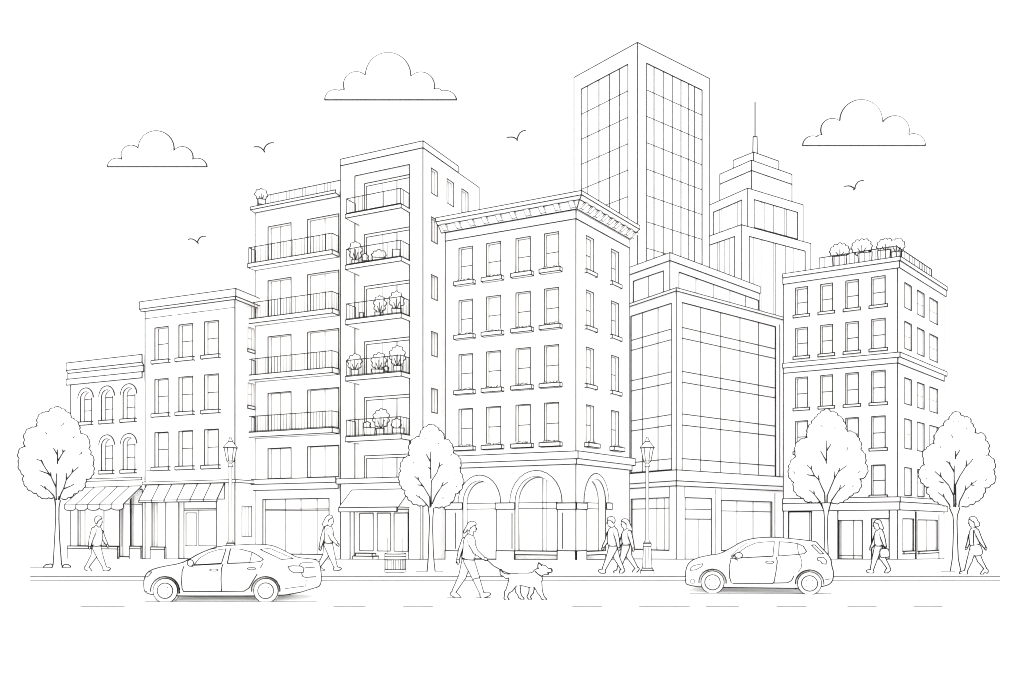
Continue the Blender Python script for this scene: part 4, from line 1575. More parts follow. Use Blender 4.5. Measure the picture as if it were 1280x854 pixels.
# ================================================================ street lamps, litter bin, cars
def lathe(mb, fm, prof, cx=0, rings=(), ns=20, mat=0, wt=.8):
    """turn a profile [(radius px, row)] about the column cx; side outlines and the listed rings are drawn"""
    R = []
    for r, y in prof:
        R.append([fm.wpt(cx + r * math.cos(2 * math.pi * q / ns), y, r * math.sin(2 * math.pi * q / ns)) for q in range(ns)])
    for a, b in zip(R, R[1:]):
        for q in range(ns):
            mb.poly([a[q], a[(q + 1) % ns], b[(q + 1) % ns], b[q]], mat)
    mb.poly(R[0], mat)
    mb.poly(R[-1], mat)
    for sgn in (-1, 1):
        mb.line([fm.wpt(cx + sgn * r, y, 0) for r, y in prof], fm.w * wt)
    for i in rings:
        r, y = prof[i]
        q = [fm.wpt(cx + (r + .05) * math.cos(2 * math.pi * k / 24), y, (r + .05) * math.sin(2 * math.pi * k / 24)) for k in range(24)]
        mb.line(q, fm.w * wt * .85, True)


Yl = depth_of(717.3)
for px, lab in ((288, 'old-fashioned street lamp rising behind the saloon car'), (809, 'old-fashioned street lamp beside the couple, in front of the glass office block')):
    fm = Form(Yl, face=px)
    root = thing('street_lamp', lab, 'street lamp', fm.wpt(px, 717.3), 'street lamps on the pavement')
    m = MB(fm.w)
    lathe(m, fm, [(8.1, 717.3), (8.1, 713), (7.2, 712.2)], px, (1,), wt=.9)
    lathe(m, fm, [(6.4, 712.2), (6.3, 710.2), (5.6, 709.6), (4.3, 683)], px, (1,), wt=.85)
    lathe(m, fm, [(4.3, 683), (4.8, 681.5), (4.6, 679.4), (3.2, 677.8), (2.6, 676)], px, (0, 2, 3), wt=.85)
    for dx in (-1.8, 1.8):
        m.bar(fm.wpt(px + dx * 1.2, 709, -5.3), fm.wpt(px + dx, 684.5, -4.2), fm.w * .4, 3)
    m.build('base', root)
    m = MB(fm.w)
    lathe(m, fm, [(1.75, 677), (1.55, 584)], px, (), wt=.85)
    lathe(m, fm, [(1.8, 584), (2.6, 583), (2.7, 582), (1.7, 580.6), (1.7, 579), (2.2, 578.4)], px, (1, 4), wt=.8)
    m.build('post', root)
    m = MB(fm.w)
    # six-sided lantern: glazed body, roof and finial
    hexr = lambda r, y, z=0: [fm.wpt(px + r * math.cos(math.pi / 3 * q), y, r * math.sin(math.pi / 3 * q)) for q in range(6)]
    A, B = hexr(4.3, 576.6), hexr(7.6, 560.4)
    for q in range(6):
        m.poly([A[q], A[(q + 1) % 6], B[(q + 1) % 6], B[q]], 2)
        m.bar(A[q], B[q], fm.w * (.85 if q in (0, 3) else .6))
    m.poly(A)
    m.line(A, fm.w * .7, True)
    lathe(m, fm, [(2.2, 578.4), (3.6, 577.4), (4.3, 576.6)], px, (), wt=.8)
    lo = m.build('lantern', root)
    m = MB(fm.w)
    A, B = hexr(8.9, 560), hexr(2.3, 552)
    m.line(A, fm.w * .75, True)
    for q in range(6):
        m.poly([A[q], A[(q + 1) % 6], B[(q + 1) % 6], B[q]])
    m.poly(A)
    for q in (0, 3):
        m.bar(A[q], B[q], fm.w * .85)
    lathe(m, fm, [(2.5, 552.2), (2.6, 551), (1.5, 549.8), (.9, 549), (1.1, 547.8), (.3, 546.6)], px, (0,), ns=10, wt=.8)
    m.build('lantern_roof', root)

# litter bin: round, slatted, with rim
Yb2 = depth_of(715.4)
fm = Form(Yb2, face=494.2)
root = thing('litter_bin', 'round slatted litter bin on the pavement beside the slim tree', 'bin', fm.wpt(494.2, 715.4))
m = MB(fm.w)
lathe(m, fm, [(12.2, 715.4), (12.9, 714.6), (13, 711.7)], 494.2, (0, 2), 28)
lathe(m, fm, [(12.8, 711.7), (12.9, 695.4)], 494.2, (), 28)
m.build('drum', root)
for q in range(28):
    t = math.pi * 2 * (q + .5) / 28
    if math.sin(t) > .1:
        continue
    m = MB(fm.w)
    r = 13.15
    a, c = [fm.wpt(494.2 + r * math.cos(t + d), 711, r * math.sin(t + d)) for d in (-.07, .07)]
    a2, c2 = [fm.wpt(494.2 + r * math.cos(t + d), 698.8, r * math.sin(t + d)) for d in (-.07, .07)]
    m.poly([a, c, c2, a2])
    m.bar(a, a2, fm.w * .5, 1 if q % 2 else 3)
    m.build('slat', root)
m = MB(fm.w)
lathe(m, fm, [(13.05, 695.6), (13.05, 692.4), (12.6, 692), (11.5, 692)], 494.2, (0, 1), 28)
q = [fm.wpt(494.2 + 13.3 * math.cos(t), 699.4, 13.3 * math.sin(t)) for t in np.linspace(0, 2 * math.pi, 29)[:-1]]
m.line(q, fm.w * .6, True)
m.build('rim', root)


# ---------------------------------------------------------------- cars
def car(label, name, road_py, org, k, poly, wheels, belt, lines, panels, width, yaw=0, taper=(60, 60), tumble=40, sink=0, far_dx=0):
    """poly: side outline (drawing units, y down); wheels: (x, y, tyre r, arch r, rim r); belt: row of the waistline"""
    Y = depth_of(road_py, True)
    xs = [p[0] for p in poly]
    cx0 = org[0] + (min(xs) + max(xs)) / 2 / k
    fm = Form(Y, org, k, yaw=yaw, pivot=(cx0, 0))
    root = thing(name, label, 'car', Vector((fm.wpt((min(xs) + max(xs)) / 2, 0, width / 2).x, fm.wpt(0, 0, width / 2).y, gz(Y))), 'cars on the road')
    pts = smooth_poly(poly, 1)
    x0, x1 = min(xs), max(xs)
    top = min(p[1] for p in poly)
    W2 = width / 2

    def fn(X, Yy, Z):
        d2 = poly_sdf(pts, X[:, :, :1], Yy[:, :, :1])
        y = Yy[:, :, :1]
        x = X[:, :, :1]
        half = W2 - tumble * np.clip((belt - y) / (belt - top), 0, 1) ** 1.2 - 8 * np.clip((y - belt - 60) / 120, 0, 1) ** 2
        half = half - taper[0] * np.clip((x0 + 170 - x) / 170, 0, 1) ** 2.2 - taper[1] * np.clip((x - x1 + 150) / 150, 0, 1) ** 2.2
        a = np.abs(Z - W2) - half
        kk = 16
        h = np.clip(.5 - .5 * (a - d2) / kk, 0, 1)
        f = a + (d2 - a) * h + kk * h * (1 - h)
        for wx, wy, tr, ar, rr in wheels:
            r = np.sqrt((x - wx) ** 2 + (y - wy) ** 2) - ar
            cut = np.maximum(r, np.maximum(Z - 16, -Z - 90))
            cut2 = np.maximum(r, width - 16 - Z)
            f = np.maximum(f, -np.minimum(cut, cut2))
        return f

    m = MB(fm.w)
    lo = (x0 - 6, top - 6, -4)
    hi = (x1 + 6, max(p[1] for p in poly) + 6, width + 4)
    bv = fm.solid(fn, lo, hi, 4.6, m, 0, 1.5)
    for pl, wt in lines:
        fm.draw(m, pl, wt * 1.25, bv, step=5, off=.003)
    for wx, wy, tr, ar, rr in wheels:
        m.line([fm.wpt(wx + ar * math.cos(t), wy + ar * math.sin(t), 1.5) for t in np.linspace(math.pi * .98, math.pi * 2.02, 22)], fm.w * .8)
    m.build('body', root, smooth=True)
    parent = {}
    for nm, pl, wt, off, par in panels:
        m = MB(fm.w)
        fm.patch(m, pl, off, 5, 2 if 'window' in nm or 'light' in nm else 0, wt, bv)
        o = m.build(nm, None, root.location, smooth=True)
        o.location = (0, 0, 0)
        o.parent = parent.get(par, root)
        parent[nm] = o
    for side in (0, 1):
        for wx, wy, tr, ar, rr in wheels:
            z0, z1 = (6, 70) if side == 0 else (width - 70, width - 6)
            zf = z0 if side == 0 else z1
            ring = lambda r, z, n=32: [fm.wpt(wx + r * math.cos(2 * math.pi * q / n), wy + r * math.sin(2 * math.pi * q / n), z) for q in range(n)]
            m = MB(fm.w)
            A, B, C_, D = ring(tr - 3, z0), ring(tr, z0 + 10), ring(tr, z1 - 10), ring(tr - 3, z1)
            for r0, r1 in ((A, B), (B, C_), (C_, D)):
                for q in range(32):
                    m.poly([r0[q], r0[(q + 1) % 32], r1[(q + 1) % 32], r1[q]])
            m.poly(A)
            m.poly(D)
            m.line(ring(tr - .5, z0 + 4), fm.w * .85, True)
            if side:
                m.line(ring(tr - .5, z1 - 4), fm.w * .7, True)
            else:
                m.line(ring(tr - .5, z1 - 8), fm.w * .6, True)
            wo = m.build('wheel', root)
            if side == 0:
                m = MB(fm.w)
                R1, R2 = ring(rr, z0 - 1.5), ring(rr * .9, z0 - 4)
                for q in range(32):
                    m.poly([R1[q], R1[(q + 1) % 32], R2[(q + 1) % 32], R2[q]])
                m.poly(R2)
                m.line(R1, fm.w * .8, True)
                for ang in (.9, 2.3, 3.9, 5.4):
                    c, s_ = math.cos(ang), math.sin(ang)
                    m.bar(fm.wpt(wx + rr * .5 * c, wy + rr * .5 * s_, z0 - 4.5), fm.wpt(wx + rr * .58 * c, wy + rr * .58 * s_, z0 - 4.5), fm.w * .7, 3)
                o = m.build('rim', None, root.location)
                o.location = (0, 0, 0)
                o.parent = wo
    return fm, root, bv


def ell(cx, cy, rx, ry, n=14, a0=0):
    return [(cx + rx * math.cos(a0 + 2 * math.pi * i / n), cy + ry * math.sin(a0 + 2 * math.pi * i / n)) for i in range(n)]


P1 = [(72, 402), (64, 370), (66, 335), (78, 305), (96, 282), (130, 262), (200, 243), (320, 222), (372, 196), (432, 158), (520, 122), (590, 112), (690, 110), (770, 116), (815, 132), (880, 168), (935, 200),
      (1000, 206), (1060, 212), (1086, 232), (1092, 270), (1100, 310), (1098, 365), (1080, 390), (1000, 405), (940, 414), (760, 418), (500, 418), (315, 418), (140, 414)]
wh1 = [(226, 387, 75, 88, 47), (846, 387, 75, 88, 48)]
fw = [(408, 226), (440, 186), (500, 152), (560, 134), (604, 130), (576, 217)]
rw = [(632, 130), (690, 131), (764, 150), (800, 170), (834, 194), (815, 207), (750, 213), (614, 217)]
lines1 = [([(604, 128), (574, 220)], .6), ([(630, 128), (611, 219)], .6), ([(612, 220), (750, 214)], .6), ([(400, 231), (575, 222)], .6),
          ([(345, 236), (334, 265), (330, 330), (334, 375), (342, 391)], .7), ([(342, 391), (575, 391)], .75), ([(585, 222), (576, 250), (573, 310), (576, 391)], .7),
          ([(576, 391), (715, 389), (745, 370), (770, 325), (795, 285)], .75), ([(815, 245), (832, 215)], .6),
          ([(965, 374), (1020, 366), (1085, 358)], .5), ([(84, 362), (94, 372), (97, 390)], .5), ([(97, 390), (118, 391)], .5),
          ([(430, 158), (500, 135), (545, 126)], .4)]
pan1 = [('front_door', [(346, 240), (334, 265), (331, 330), (335, 375), (343, 389), (573, 389), (571, 310), (574, 250), (582, 226)], 0, .004, None),
        ('side_window', fw, .7, .007, None), ('side_window', rw, .75, .007, None),
        ('rear_door', [(588, 226), (579, 250), (577, 310), (579, 389), (712, 387), (742, 368), (768, 325), (795, 280), (826, 222)], 0, .004, None),
        ('door_handle', ell(530, 259, 27, 6), .6, .02, 'front_door'), ('door_handle', ell(762, 250, 27, 7), .65, .02, 'rear_door'),
        ('headlight', [(80, 309), (90, 286), (112, 275), (150, 270), (128, 296), (98, 308)], .65, .006, None)]
fm, root, bv = car('four-door saloon car facing left, in the road in front of the low shops', 'saloon_car', 752.0, (160, 660), 4.923, P1, wh1, 215, lines1, pan1, 455, tumble=48, taper=(70, 34))
m = MB(fm.w)
fm.draw(m, [(764, 150), (750, 213)], .6, bv, off=.01)
o = m.build('window_divider', root)
m = MB(fm.w)
V = ell(392, 215, 19, 20)
for z0 in (2,):
    A = [fm.wpt(x, y, -22) for x, y in V]
    B = [fm.wpt(x * .9 + 39.2, y * .9 + 21.5, 26) for x, y in V]
    for q in range(14):
        m.poly([A[q], A[(q + 1) % 14], B[(q + 1) % 14], B[q]])
    m.poly(A)
    m.line(A, fm.w * .75, True)
    m.line([fm.wpt(346, 236, 12), fm.wpt(372, 214, -4)], fm.w * .7)
    m.line([fm.wpt(374, 224, -10), fm.wpt(405, 244, 2)], fm.w * .7)
m.build('door_mirror', root)
# the rear, seen past the near corner
rear = [('tail_light', [(984, 238), (1012, 233), (1066, 235), (1082, 248), (1078, 274), (1022, 276), (998, 262)], .8),
        ('rear_window', [(815, 134), (872, 128), (1016, 190), (942, 196)], .7)]
for nm, pl, wt in rear:
    m = MB(fm.w)
    fm.patch(m, pl, .008, 5, 2, wt, bv)
    m.build(nm, root, smooth=True)
for pl, wt in (([(1055, 232), (1060, 220), (1075, 215), (1138, 212)], .5), ([(1088, 245), (1150, 242)], .5), ([(1068, 280), (1075, 298), (1092, 305), (1155, 300)], .65), ([(1097, 318), (1093, 360)], .4)):
    m = MB(fm.w)
    fm.draw(m, pl, wt * 1.2, bv, step=5, off=.004)
    m.build('boot_seam', root)

P2 = [(122, 482), (112, 468), (117, 452), (113, 420), (118, 380), (131, 345), (160, 316), (220, 292), (300, 275), (378, 264), (450, 224), (540, 168), (600, 148), (680, 136), (780, 134), (900, 143), (1030, 160), (1040, 166),
      (1062, 196), (1110, 246), (1138, 288), (1143, 335), (1157, 375), (1156, 425), (1136, 462), (1080, 478), (990, 490), (885, 493), (600, 493), (402, 493), (205, 492)]
wh2 = [(303, 458, 82, 98, 55), (985, 458, 82, 98, 55)]
fw2 = [(478, 242), (540, 198), (610, 168), (690, 160), (744, 158), (734, 262), (515, 274), (430, 280)]
rw2 = [(780, 160), (845, 163), (910, 172), (955, 192), (978, 230), (960, 245), (920, 251), (776, 262)]
lines2 = [([(428, 288), (416, 340), (419, 420), (432, 459)], .7), ([(442, 461), (735, 461)], .75), ([(756, 266), (766, 300), (755, 380), (742, 450), (732, 460)], .65),
          ([(740, 459), (840, 457), (870, 440), (888, 405)], .7), ([(918, 380), (940, 345), (945, 305), (932, 262), (922, 250)], .45),
          ([(1112, 436), (1155, 428)], .5), ([(420, 281), (735, 266)], .4), ([(545, 170), (480, 212), (425, 262)], .35)]
pan2 = [('door', [(430, 290), (418, 340), (421, 420), (434, 457), (733, 457), (740, 450), (752, 380), (763, 300), (754, 268)], 0, .004, None),
        ('side_window', fw2, .65, .007, None), ('side_window', rw2, .8, .007, None), ('door_handle', ell(710, 308, 30, 9), .65, .02, 'door'),
        ('headlight', [(134, 367), (140, 345), (160, 332), (226, 318), (215, 340), (175, 362)], .6, .006, None),
        ('fog_light', ell(150, 446, 16, 16), .45, .006, None), ('tail_light', [(1056, 292), (1060, 274), (1100, 272), (1122, 296), (1120, 322), (1092, 318), (1080, 300)], .75, .006, None),
        ('rear_window', [(1014, 183), (1038, 182), (1102, 246), (1078, 248)], .8, .006, None)]
fm, root, bv = car('two-door hatchback car facing left, in the road before the glass office block', 'hatchback_car', 742.2, (840, 650), 5.818, P2, wh2, 265, lines2, pan2, 470, yaw=-.19, tumble=46, taper=(95, 60))
m = MB(fm.w)
fm.draw(m, [(910, 172), (914, 212), (922, 250)], .5, bv, off=.01)
m.build('window_divider', root)
m = MB(fm.w)
V = ell(488, 258, 27, 21)
A = [fm.wpt(x, y, -24) for x, y in V]
B = [fm.wpt(x * .9 + 48.8, y * .9 + 25.8, 26) for x, y in V]
for q in range(14):
    m.poly([A[q], A[(q + 1) % 14], B[(q + 1) % 14], B[q]])
m.poly(A)
m.line(A, fm.w * .75, True)
m.line([fm.wpt(420, 280, 8), fm.wpt(462, 250, -8)], fm.w * .7)
m.line([fm.wpt(460, 282, -8), fm.wpt(485, 296, 0)], fm.w * .7)
m.build('door_mirror', root)
# ================================================================ people, the dog, bag and lead
def person(label, org, k, feet_py, spec, road=False, face=None, dy=0, group='people walking along the pavement'):
    """spec holds traced drawing coordinates; the body is one continuous surface, clothes, hair and shoes lie over it"""
    Y = depth_of(feet_py + .6, road) + dy
    S = spec
    fm = Form(Y, org, k, face=face)
    allx = [p[0] for p in S['torso']]
    cx = sum(allx) / len(allx)
    foot = fm.wpt(cx, (feet_py - org[1]) * k)
    root = thing('person', label, 'person', foot, group)
    sc = k / 9.487                       # sizes below are for the common tracing scale
    h = 5.6 * sc

    def limbs(key):
        return [('c', a[0], a[1], a[2], b[0], b[1], b[2], S[key + 'z'], S[key + 'z'], 1.0) for a, b in zip(S[key], S[key][1:])]

    def hand(key):
        x, y, r = S[key + '_hand']
        z = S[key + 'z']
        dx, dyy = S.get(key + '_dir', (.15, 1))
        L = math.hypot(dx, dyy)
        dx, dyy = dx / L, dyy / L
        nx, ny = -dyy, dx
        out = [('c', x - dx * r * .5, y - dyy * r * .5, r * .62, x + dx * r * .15, y + dyy * r * .15, r * .7, z, z, .7)]
        for i, (o_, ln) in enumerate(((-.55, .85), (-.18, 1.0), (.2, .95), (.55, .75))):     # four fingers, slightly curled
            bx, by = x + dx * r * .3, y + dyy * r * .3
            zz = z + o_ * r * 1.0
            mx, my = bx + dx * r * ln * .5, by + dyy * r * ln * .5
            ex, ey = mx + (dx * .7 + nx * .45) * r * ln * .5, my + (dyy * .7 + ny * .45) * r * ln * .5
            out += [('c', bx, by, r * .24, mx, my, r * .22, zz, zz, 1), ('c', mx, my, r * .22, ex, ey, r * .18, zz, zz, 1)]
        out.append(('c', x, y, r * .26, x + dx * r * .4 + nx * r * .7, y + dyy * r * .4 + ny * r * .7, r * .2, z - r * .5, z - r * .7, 1))
        return out

    hx, hy, hr = S['skull']
    jx0, jy0, jr0, jx1, jy1, jr1 = S['jaw']
    nx, ny, nr = S['nose']
    head = [('c', hx, hy, hr * .93, hx + .1, hy, hr * .93, 0, 0, .8), ('c', jx0, jy0, jr0, jx1, jy1, jr1, 0, 0, .85), ('c', nx, ny, nr, nx + (4 if nx > hx else -4) * sc, ny + 8 * sc, nr, 0, 0, 1),
            ('c', hx - (nx - hx) * .12, hy + hr * .2, 6 * sc, hx - (nx - hx) * .12, hy + hr * .5, 4 * sc, -hr * .78, -hr * .74, 1),
            ('c', hx - (nx - hx) * .12, hy + hr * .2, 6 * sc, hx - (nx - hx) * .12, hy + hr * .5, 4 * sc, hr * .78, hr * .74, 1)]
    neck = [('c', *S['neck'][0], *S['neck'][1], 0, 0, 1.0)]
    torso = ('p', smooth_poly(S['torso'], 1), 0, 68 * sc, 55 * sc)
    core = [('p', smooth_poly(S['torso'], 1), 0, 54 * sc, 60 * sc)]
    thin = lambda pr, q: [(p[0], p[1], p[2], max(p[3] - q, 3), p[4], p[5], max(p[6] - q, 3), *p[7:]) for p in pr]
    leg = {kk: limbs(kk) for kk in ('leg_near', 'leg_far')}
    arm = {kk: limbs(kk) for kk in ('arm_near', 'arm_far')}
    q = 4 * sc
    body_groups = [(8 * sc, head + neck), (0, core), (6 * sc, thin(leg['leg_near'], q)), (6 * sc, thin(leg['leg_far'], q)),
                   (3 * sc, thin(arm['arm_near'], q) + hand('arm_near')), (3 * sc, thin(arm['arm_far'], q) + hand('arm_far'))]
    xs = [p[0] for kk in ('leg_near', 'leg_far', 'arm_near', 'arm_far') for p in S[kk]] + allx + [hx]
    ys = [p[1] for kk in ('leg_near', 'leg_far') for p in S[kk]] + [hy - hr]
    lo = (min(xs) - 45 * sc, min(ys) - 20 * sc, -125 * sc)
    hi = (max(xs) + 45 * sc, max(ys) + 30 * sc, 125 * sc)
    m = MB(fm.w)
    fingers = [S['arm_near_hand'], S['arm_far_hand']]

    def keep(V):
        ok = np.ones(len(V), bool)
        return ok

    fm.solid(lambda X, Yy, Z: field(body_groups, X, Yy, Z), lo, hi, h * .8, m, 0, 1.0, keep)
    bv_body = fm.bvh
    m.build('body', root, smooth=True)
    hem = S.get('hem', [])
    # shirt: trunk and sleeves
    m = MB(fm.w)
    cut = S.get('hem_y', max(p[1] for p in S['torso']))
    sl = []
    sx, sy = S['arm_near'][0][:2]
    tp = smooth_poly(S['torso'], 1)

    def open_shoulder(V):
        return ~((poly_sdf(tp, V[:, 0], V[:, 1]) < -2.5 * sc) & (V[:, 1] < sy + 42 * sc))

    for kk in ('arm_near', 'arm_far'):
        sl.append((5 * sc, arm[kk][:2]))
    fm.solid(lambda X, Yy, Z: field([(0, [torso])] + sl, X, Yy, Z), lo, hi, h * .9, m, 0, 1.2, open_shoulder)
    bv_shirt = fm.bvh
    for pl in S.get('shirt_lines', []):
        fm.draw(m, pl, .75, [bv_shirt, bv_body], step=4 * sc, off=.004)
    m.build('shirt', root, smooth=True)
    # trousers (or legs of the skirt wearer, already in the body)
    if not S.get('skirt'):
        m = MB(fm.w)
        fm.solid(lambda X, Yy, Z: field([(8 * sc, leg['leg_near']), (8 * sc, leg['leg_far'])], X, Yy, Z), lo, hi, h * .9, m, 0, 1.2)
        for pl in S.get('leg_lines', []):
            fm.draw(m, pl, .8, step=4 * sc)
        fm.draw(m, hem, .9, [fm.bvh, bv_shirt], step=4 * sc, off=.004)
        m.build('trousers', root, smooth=True)
    else:
        m = MB(fm.w)
        pl = smooth_poly(S['skirt'], 1)
        fm.solid(lambda X, Yy, Z: prim(('p', pl, 0, 74 * sc, 50 * sc), X, Yy, Z), lo, hi, h * .9, m, 0, 1.2)
        fm.draw(m, hem, .9, [fm.bvh, bv_shirt], step=4 * sc, off=.004)
        m.build('skirt', root, smooth=True)
        m = MB(fm.w)
        fm.solid(lambda X, Yy, Z: field([(8 * sc, leg['leg_near']), (8 * sc, leg['leg_far'])], X, Yy, Z), lo, hi, h * .9, m, 0, 1.2)
        m.build('tights', root, smooth=True)
    for key, z in (('shoe_near', S['leg_nearz']), ('shoe_far', S['leg_farz'])):
        m = MB(fm.w)
        pl = smooth_poly(S[key], 1)
        b0, b1 = bounds(pl, 6 * sc, 30 * sc)
        fm.solid(lambda X, Yy, Z: prim(('p', pl, z, 21 * sc, 14 * sc), X, Yy, Z), (b0[0], b0[1], z - 26 * sc), (b1[0], b1[1], z + 26 * sc), h * .7, m, 0, 1.25)
        m.build('shoe', root, smooth=True)
    m = MB(fm.w)
    pl = smooth_poly(S['hair'], 1)
    b0, b1 = bounds(pl, 6 * sc, 44 * sc)
    fm.solid(lambda X, Yy, Z: prim(('p', pl, 0, 38 * sc, 26 * sc), X, Yy, Z), b0, b1, h * .7, m, 0, 1.2)
    fm.draw(m, pl, .75, bv_body, step=3 * sc, off=.006, closed=True)
    m.build('hair', root, smooth=True)
    return fm, root


Z = dict(arm_nearz=-82, arm_farz=82, leg_nearz=-34, leg_farz=34)
o1 = dict(Z, skull=(266, 150, 42), jaw=(270, 150, 36, 287, 188, 17), nose=(303, 160, 5), neck=((262, 188, 20), (262, 228, 24)),
          hair=[(222, 152), (226, 122), (248, 100), (282, 99), (308, 114), (298, 128), (272, 148), (256, 166), (250, 190), (236, 182)],
          torso=[(244, 208), (214, 228), (196, 262), (206, 330), (200, 400), (190, 456), (298, 458), (304, 400), (314, 320), (303, 258), (284, 222)],
          arm_near=[(214, 262, 28), (180, 365, 20), (163, 442, 13)], arm_near_hand=(162, 466, 17), arm_far=[(298, 285, 22), (328, 362, 18), (362, 425, 12)], arm_far_hand=(374, 450, 17), arm_far_dir=(.5, 1),
          leg_near=[(246, 468, 48), (290, 590, 31), (337, 698, 19)], leg_far=[(236, 468, 46), (214, 566, 31), (135, 692, 18)],
          shoe_near=[(318, 712), (357, 700), (380, 710), (408, 715), (402, 728), (378, 742), (330, 746)], shoe_far=[(97, 712), (120, 684), (152, 704), (181, 737), (174, 749), (140, 746), (112, 730)],
          shirt_lines=[[(248, 212), (262, 230), (288, 226)]], hem=[(196, 452), (240, 456), (296, 450)])
person('person in a plain sweater walking right past the leftmost shop, arms swinging', (95, 635), 9.487, 713.4, o1, face=122)
o2 = dict(Z, skull=(262, 140, 38), jaw=(266, 140, 33, 281, 182, 15), nose=(293, 152, 4), neck=((255, 182, 18), (252, 216, 21)),
          hair=[(208, 122), (226, 98), (255, 87), (285, 94), (294, 112), (272, 126), (242, 148), (236, 172), (236, 198), (214, 206), (196, 221), (178, 210), (175, 190), (190, 160)],
          torso=[(228, 206), (204, 226), (192, 270), (204, 330), (198, 385), (192, 420), (290, 424), (290, 380), (300, 330), (294, 262), (276, 220)],
          arm_near=[(244, 270, 26), (288, 358, 21), (338, 415, 14)], arm_near_hand=(350, 432, 18), arm_near_dir=(.7, 1), arm_far=[(205, 255, 24), (172, 360, 20), (150, 452, 13)], arm_far_hand=(144, 480, 20),
          leg_near=[(242, 436, 48), (285, 575, 31), (324, 690, 19)], leg_far=[(232, 436, 44), (212, 556, 31), (137, 682, 17)],
          shoe_near=[(304, 715), (336, 694), (352, 706), (396, 714), (386, 728), (350, 740), (310, 741)], shoe_far=[(110, 706), (136, 690), (152, 706), (170, 728), (204, 738), (150, 746), (120, 730)],
          shirt_lines=[[(232, 206), (250, 220), (272, 218)]], hem=[(195, 414), (240, 421), (291, 419)])
person('person with shoulder-length hair walking right before the wide shop window, behind the saloon car', (385, 635), 9.487, 713.2, o2, face=411)
o3 = dict(Z, skull=(228, 148, 42), jaw=(222, 150, 34, 207, 202, 15), nose=(186, 170, 5), neck=((236, 192, 20), (242, 226, 23)),
          hair=[(181, 132), (198, 112), (235, 104), (262, 117), (273, 150), (257, 186), (246, 176), (236, 160), (212, 145), (190, 147)],
          torso=[(216, 240), (198, 262), (186, 320), (190, 390), (196, 456), (300, 456), (304, 400), (312, 330), (300, 262), (264, 222)],
          arm_near=[(275, 275, 26), (300, 365, 20), (315, 455, 13)], arm_near_hand=(318, 484, 17), arm_far=[(202, 300, 22), (176, 388, 18), (136, 456, 12)], arm_far_hand=(128, 482, 17), arm_far_dir=(-.4, 1),
          leg_near=[(250, 466, 48), (202, 590, 30), (144, 718, 18)], leg_far=[(258, 466, 46), (292, 590, 30), (356, 712, 18)],
          shoe_near=[(68, 742), (118, 728), (160, 736), (156, 772), (108, 772)], shoe_far=[(340, 736), (374, 714), (389, 735), (372, 762), (336, 782), (326, 764)],
          shirt_lines=[[(216, 240), (228, 238), (258, 222)]], hem=[(198, 452), (250, 454), (299, 450)])
fmA, _ = person('person with short hair walking left, left one of the couple by the lamp', (740, 635), 9.487, 716.6, o3, face=770)
o4 = dict(Z, skull=(388, 175, 39), jaw=(382, 175, 32, 370, 222, 14), nose=(352, 186, 4), neck=((394, 215, 18), (398, 250, 21)),
          hair=[(351, 156), (364, 137), (398, 131), (430, 145), (444, 190), (472, 240), (469, 275), (454, 284), (432, 258), (412, 238), (410, 205), (392, 178), (366, 163)],
          torso=[(388, 262), (364, 286), (354, 335), (359, 390), (362, 444), (457, 442), (460, 385), (464, 320), (444, 265), (415, 244)],
          arm_near=[(440, 292, 24), (466, 382, 18), (486, 462, 12)], arm_near_hand=(488, 488, 18), arm_far=[(372, 320, 20), (350, 400, 16), (328, 446, 11)], arm_far_hand=(320, 470, 15), arm_far_dir=(-.3, 1),
          leg_near=[(398, 456, 44), (366, 575, 28), (314, 732, 16)], leg_far=[(420, 456, 44), (440, 575, 28), (524, 708, 16)],
          shoe_near=[(248, 756), (300, 737), (338, 740), (336, 776), (300, 783)], shoe_far=[(504, 726), (545, 704), (561, 724), (532, 760), (492, 776), (476, 769)],
          shirt_lines=[[(378, 272), (386, 268), (412, 246)]], hem=[(364, 440), (410, 442), (456, 437)])
person('person with long hair walking left, right one of the couple by the lamp', (740, 635), 9.487, 716.8, o4, face=784, dy=.38)
o5 = dict(Z, skull=(250, 185, 37), jaw=(242, 188, 31, 233, 234, 14), nose=(214, 207, 4), neck=((252, 226, 17), (262, 262, 19)),
          hair=[(216, 172), (234, 148), (262, 141), (290, 155), (304, 195), (320, 230), (319, 256), (296, 247), (280, 236), (271, 205), (254, 186), (225, 177)],
          torso=[(246, 266), (228, 294), (218, 342), (222, 400), (228, 456), (318, 456), (320, 390), (328, 320), (316, 272), (286, 248)],
          arm_near=[(300, 300, 24), (326, 385, 18), (345, 456, 11)], arm_near_hand=(346, 476, 14), arm_far=[(234, 340, 20), (210, 420, 16), (180, 466, 11)], arm_far_hand=(172, 485, 15), arm_far_dir=(-.4, 1),
          leg_near=[(264, 466, 42), (226, 590, 28), (190, 722, 17)], leg_far=[(286, 466, 42), (312, 590, 28), (384, 708, 16)],
          shoe_near=[(115, 746), (165, 733), (208, 738), (206, 772), (148, 769)], shoe_far=[(360, 726), (385, 704), (414, 730), (376, 767), (338, 770)],
          shirt_lines=[[(256, 272), (262, 262), (284, 250)]], hem=[(230, 450), (270, 453), (320, 449)])
fmB, _ = person('person carrying a handbag, walking left past the corner shop window', (1070, 635), 9.487, 716.2, o5, face=1098)
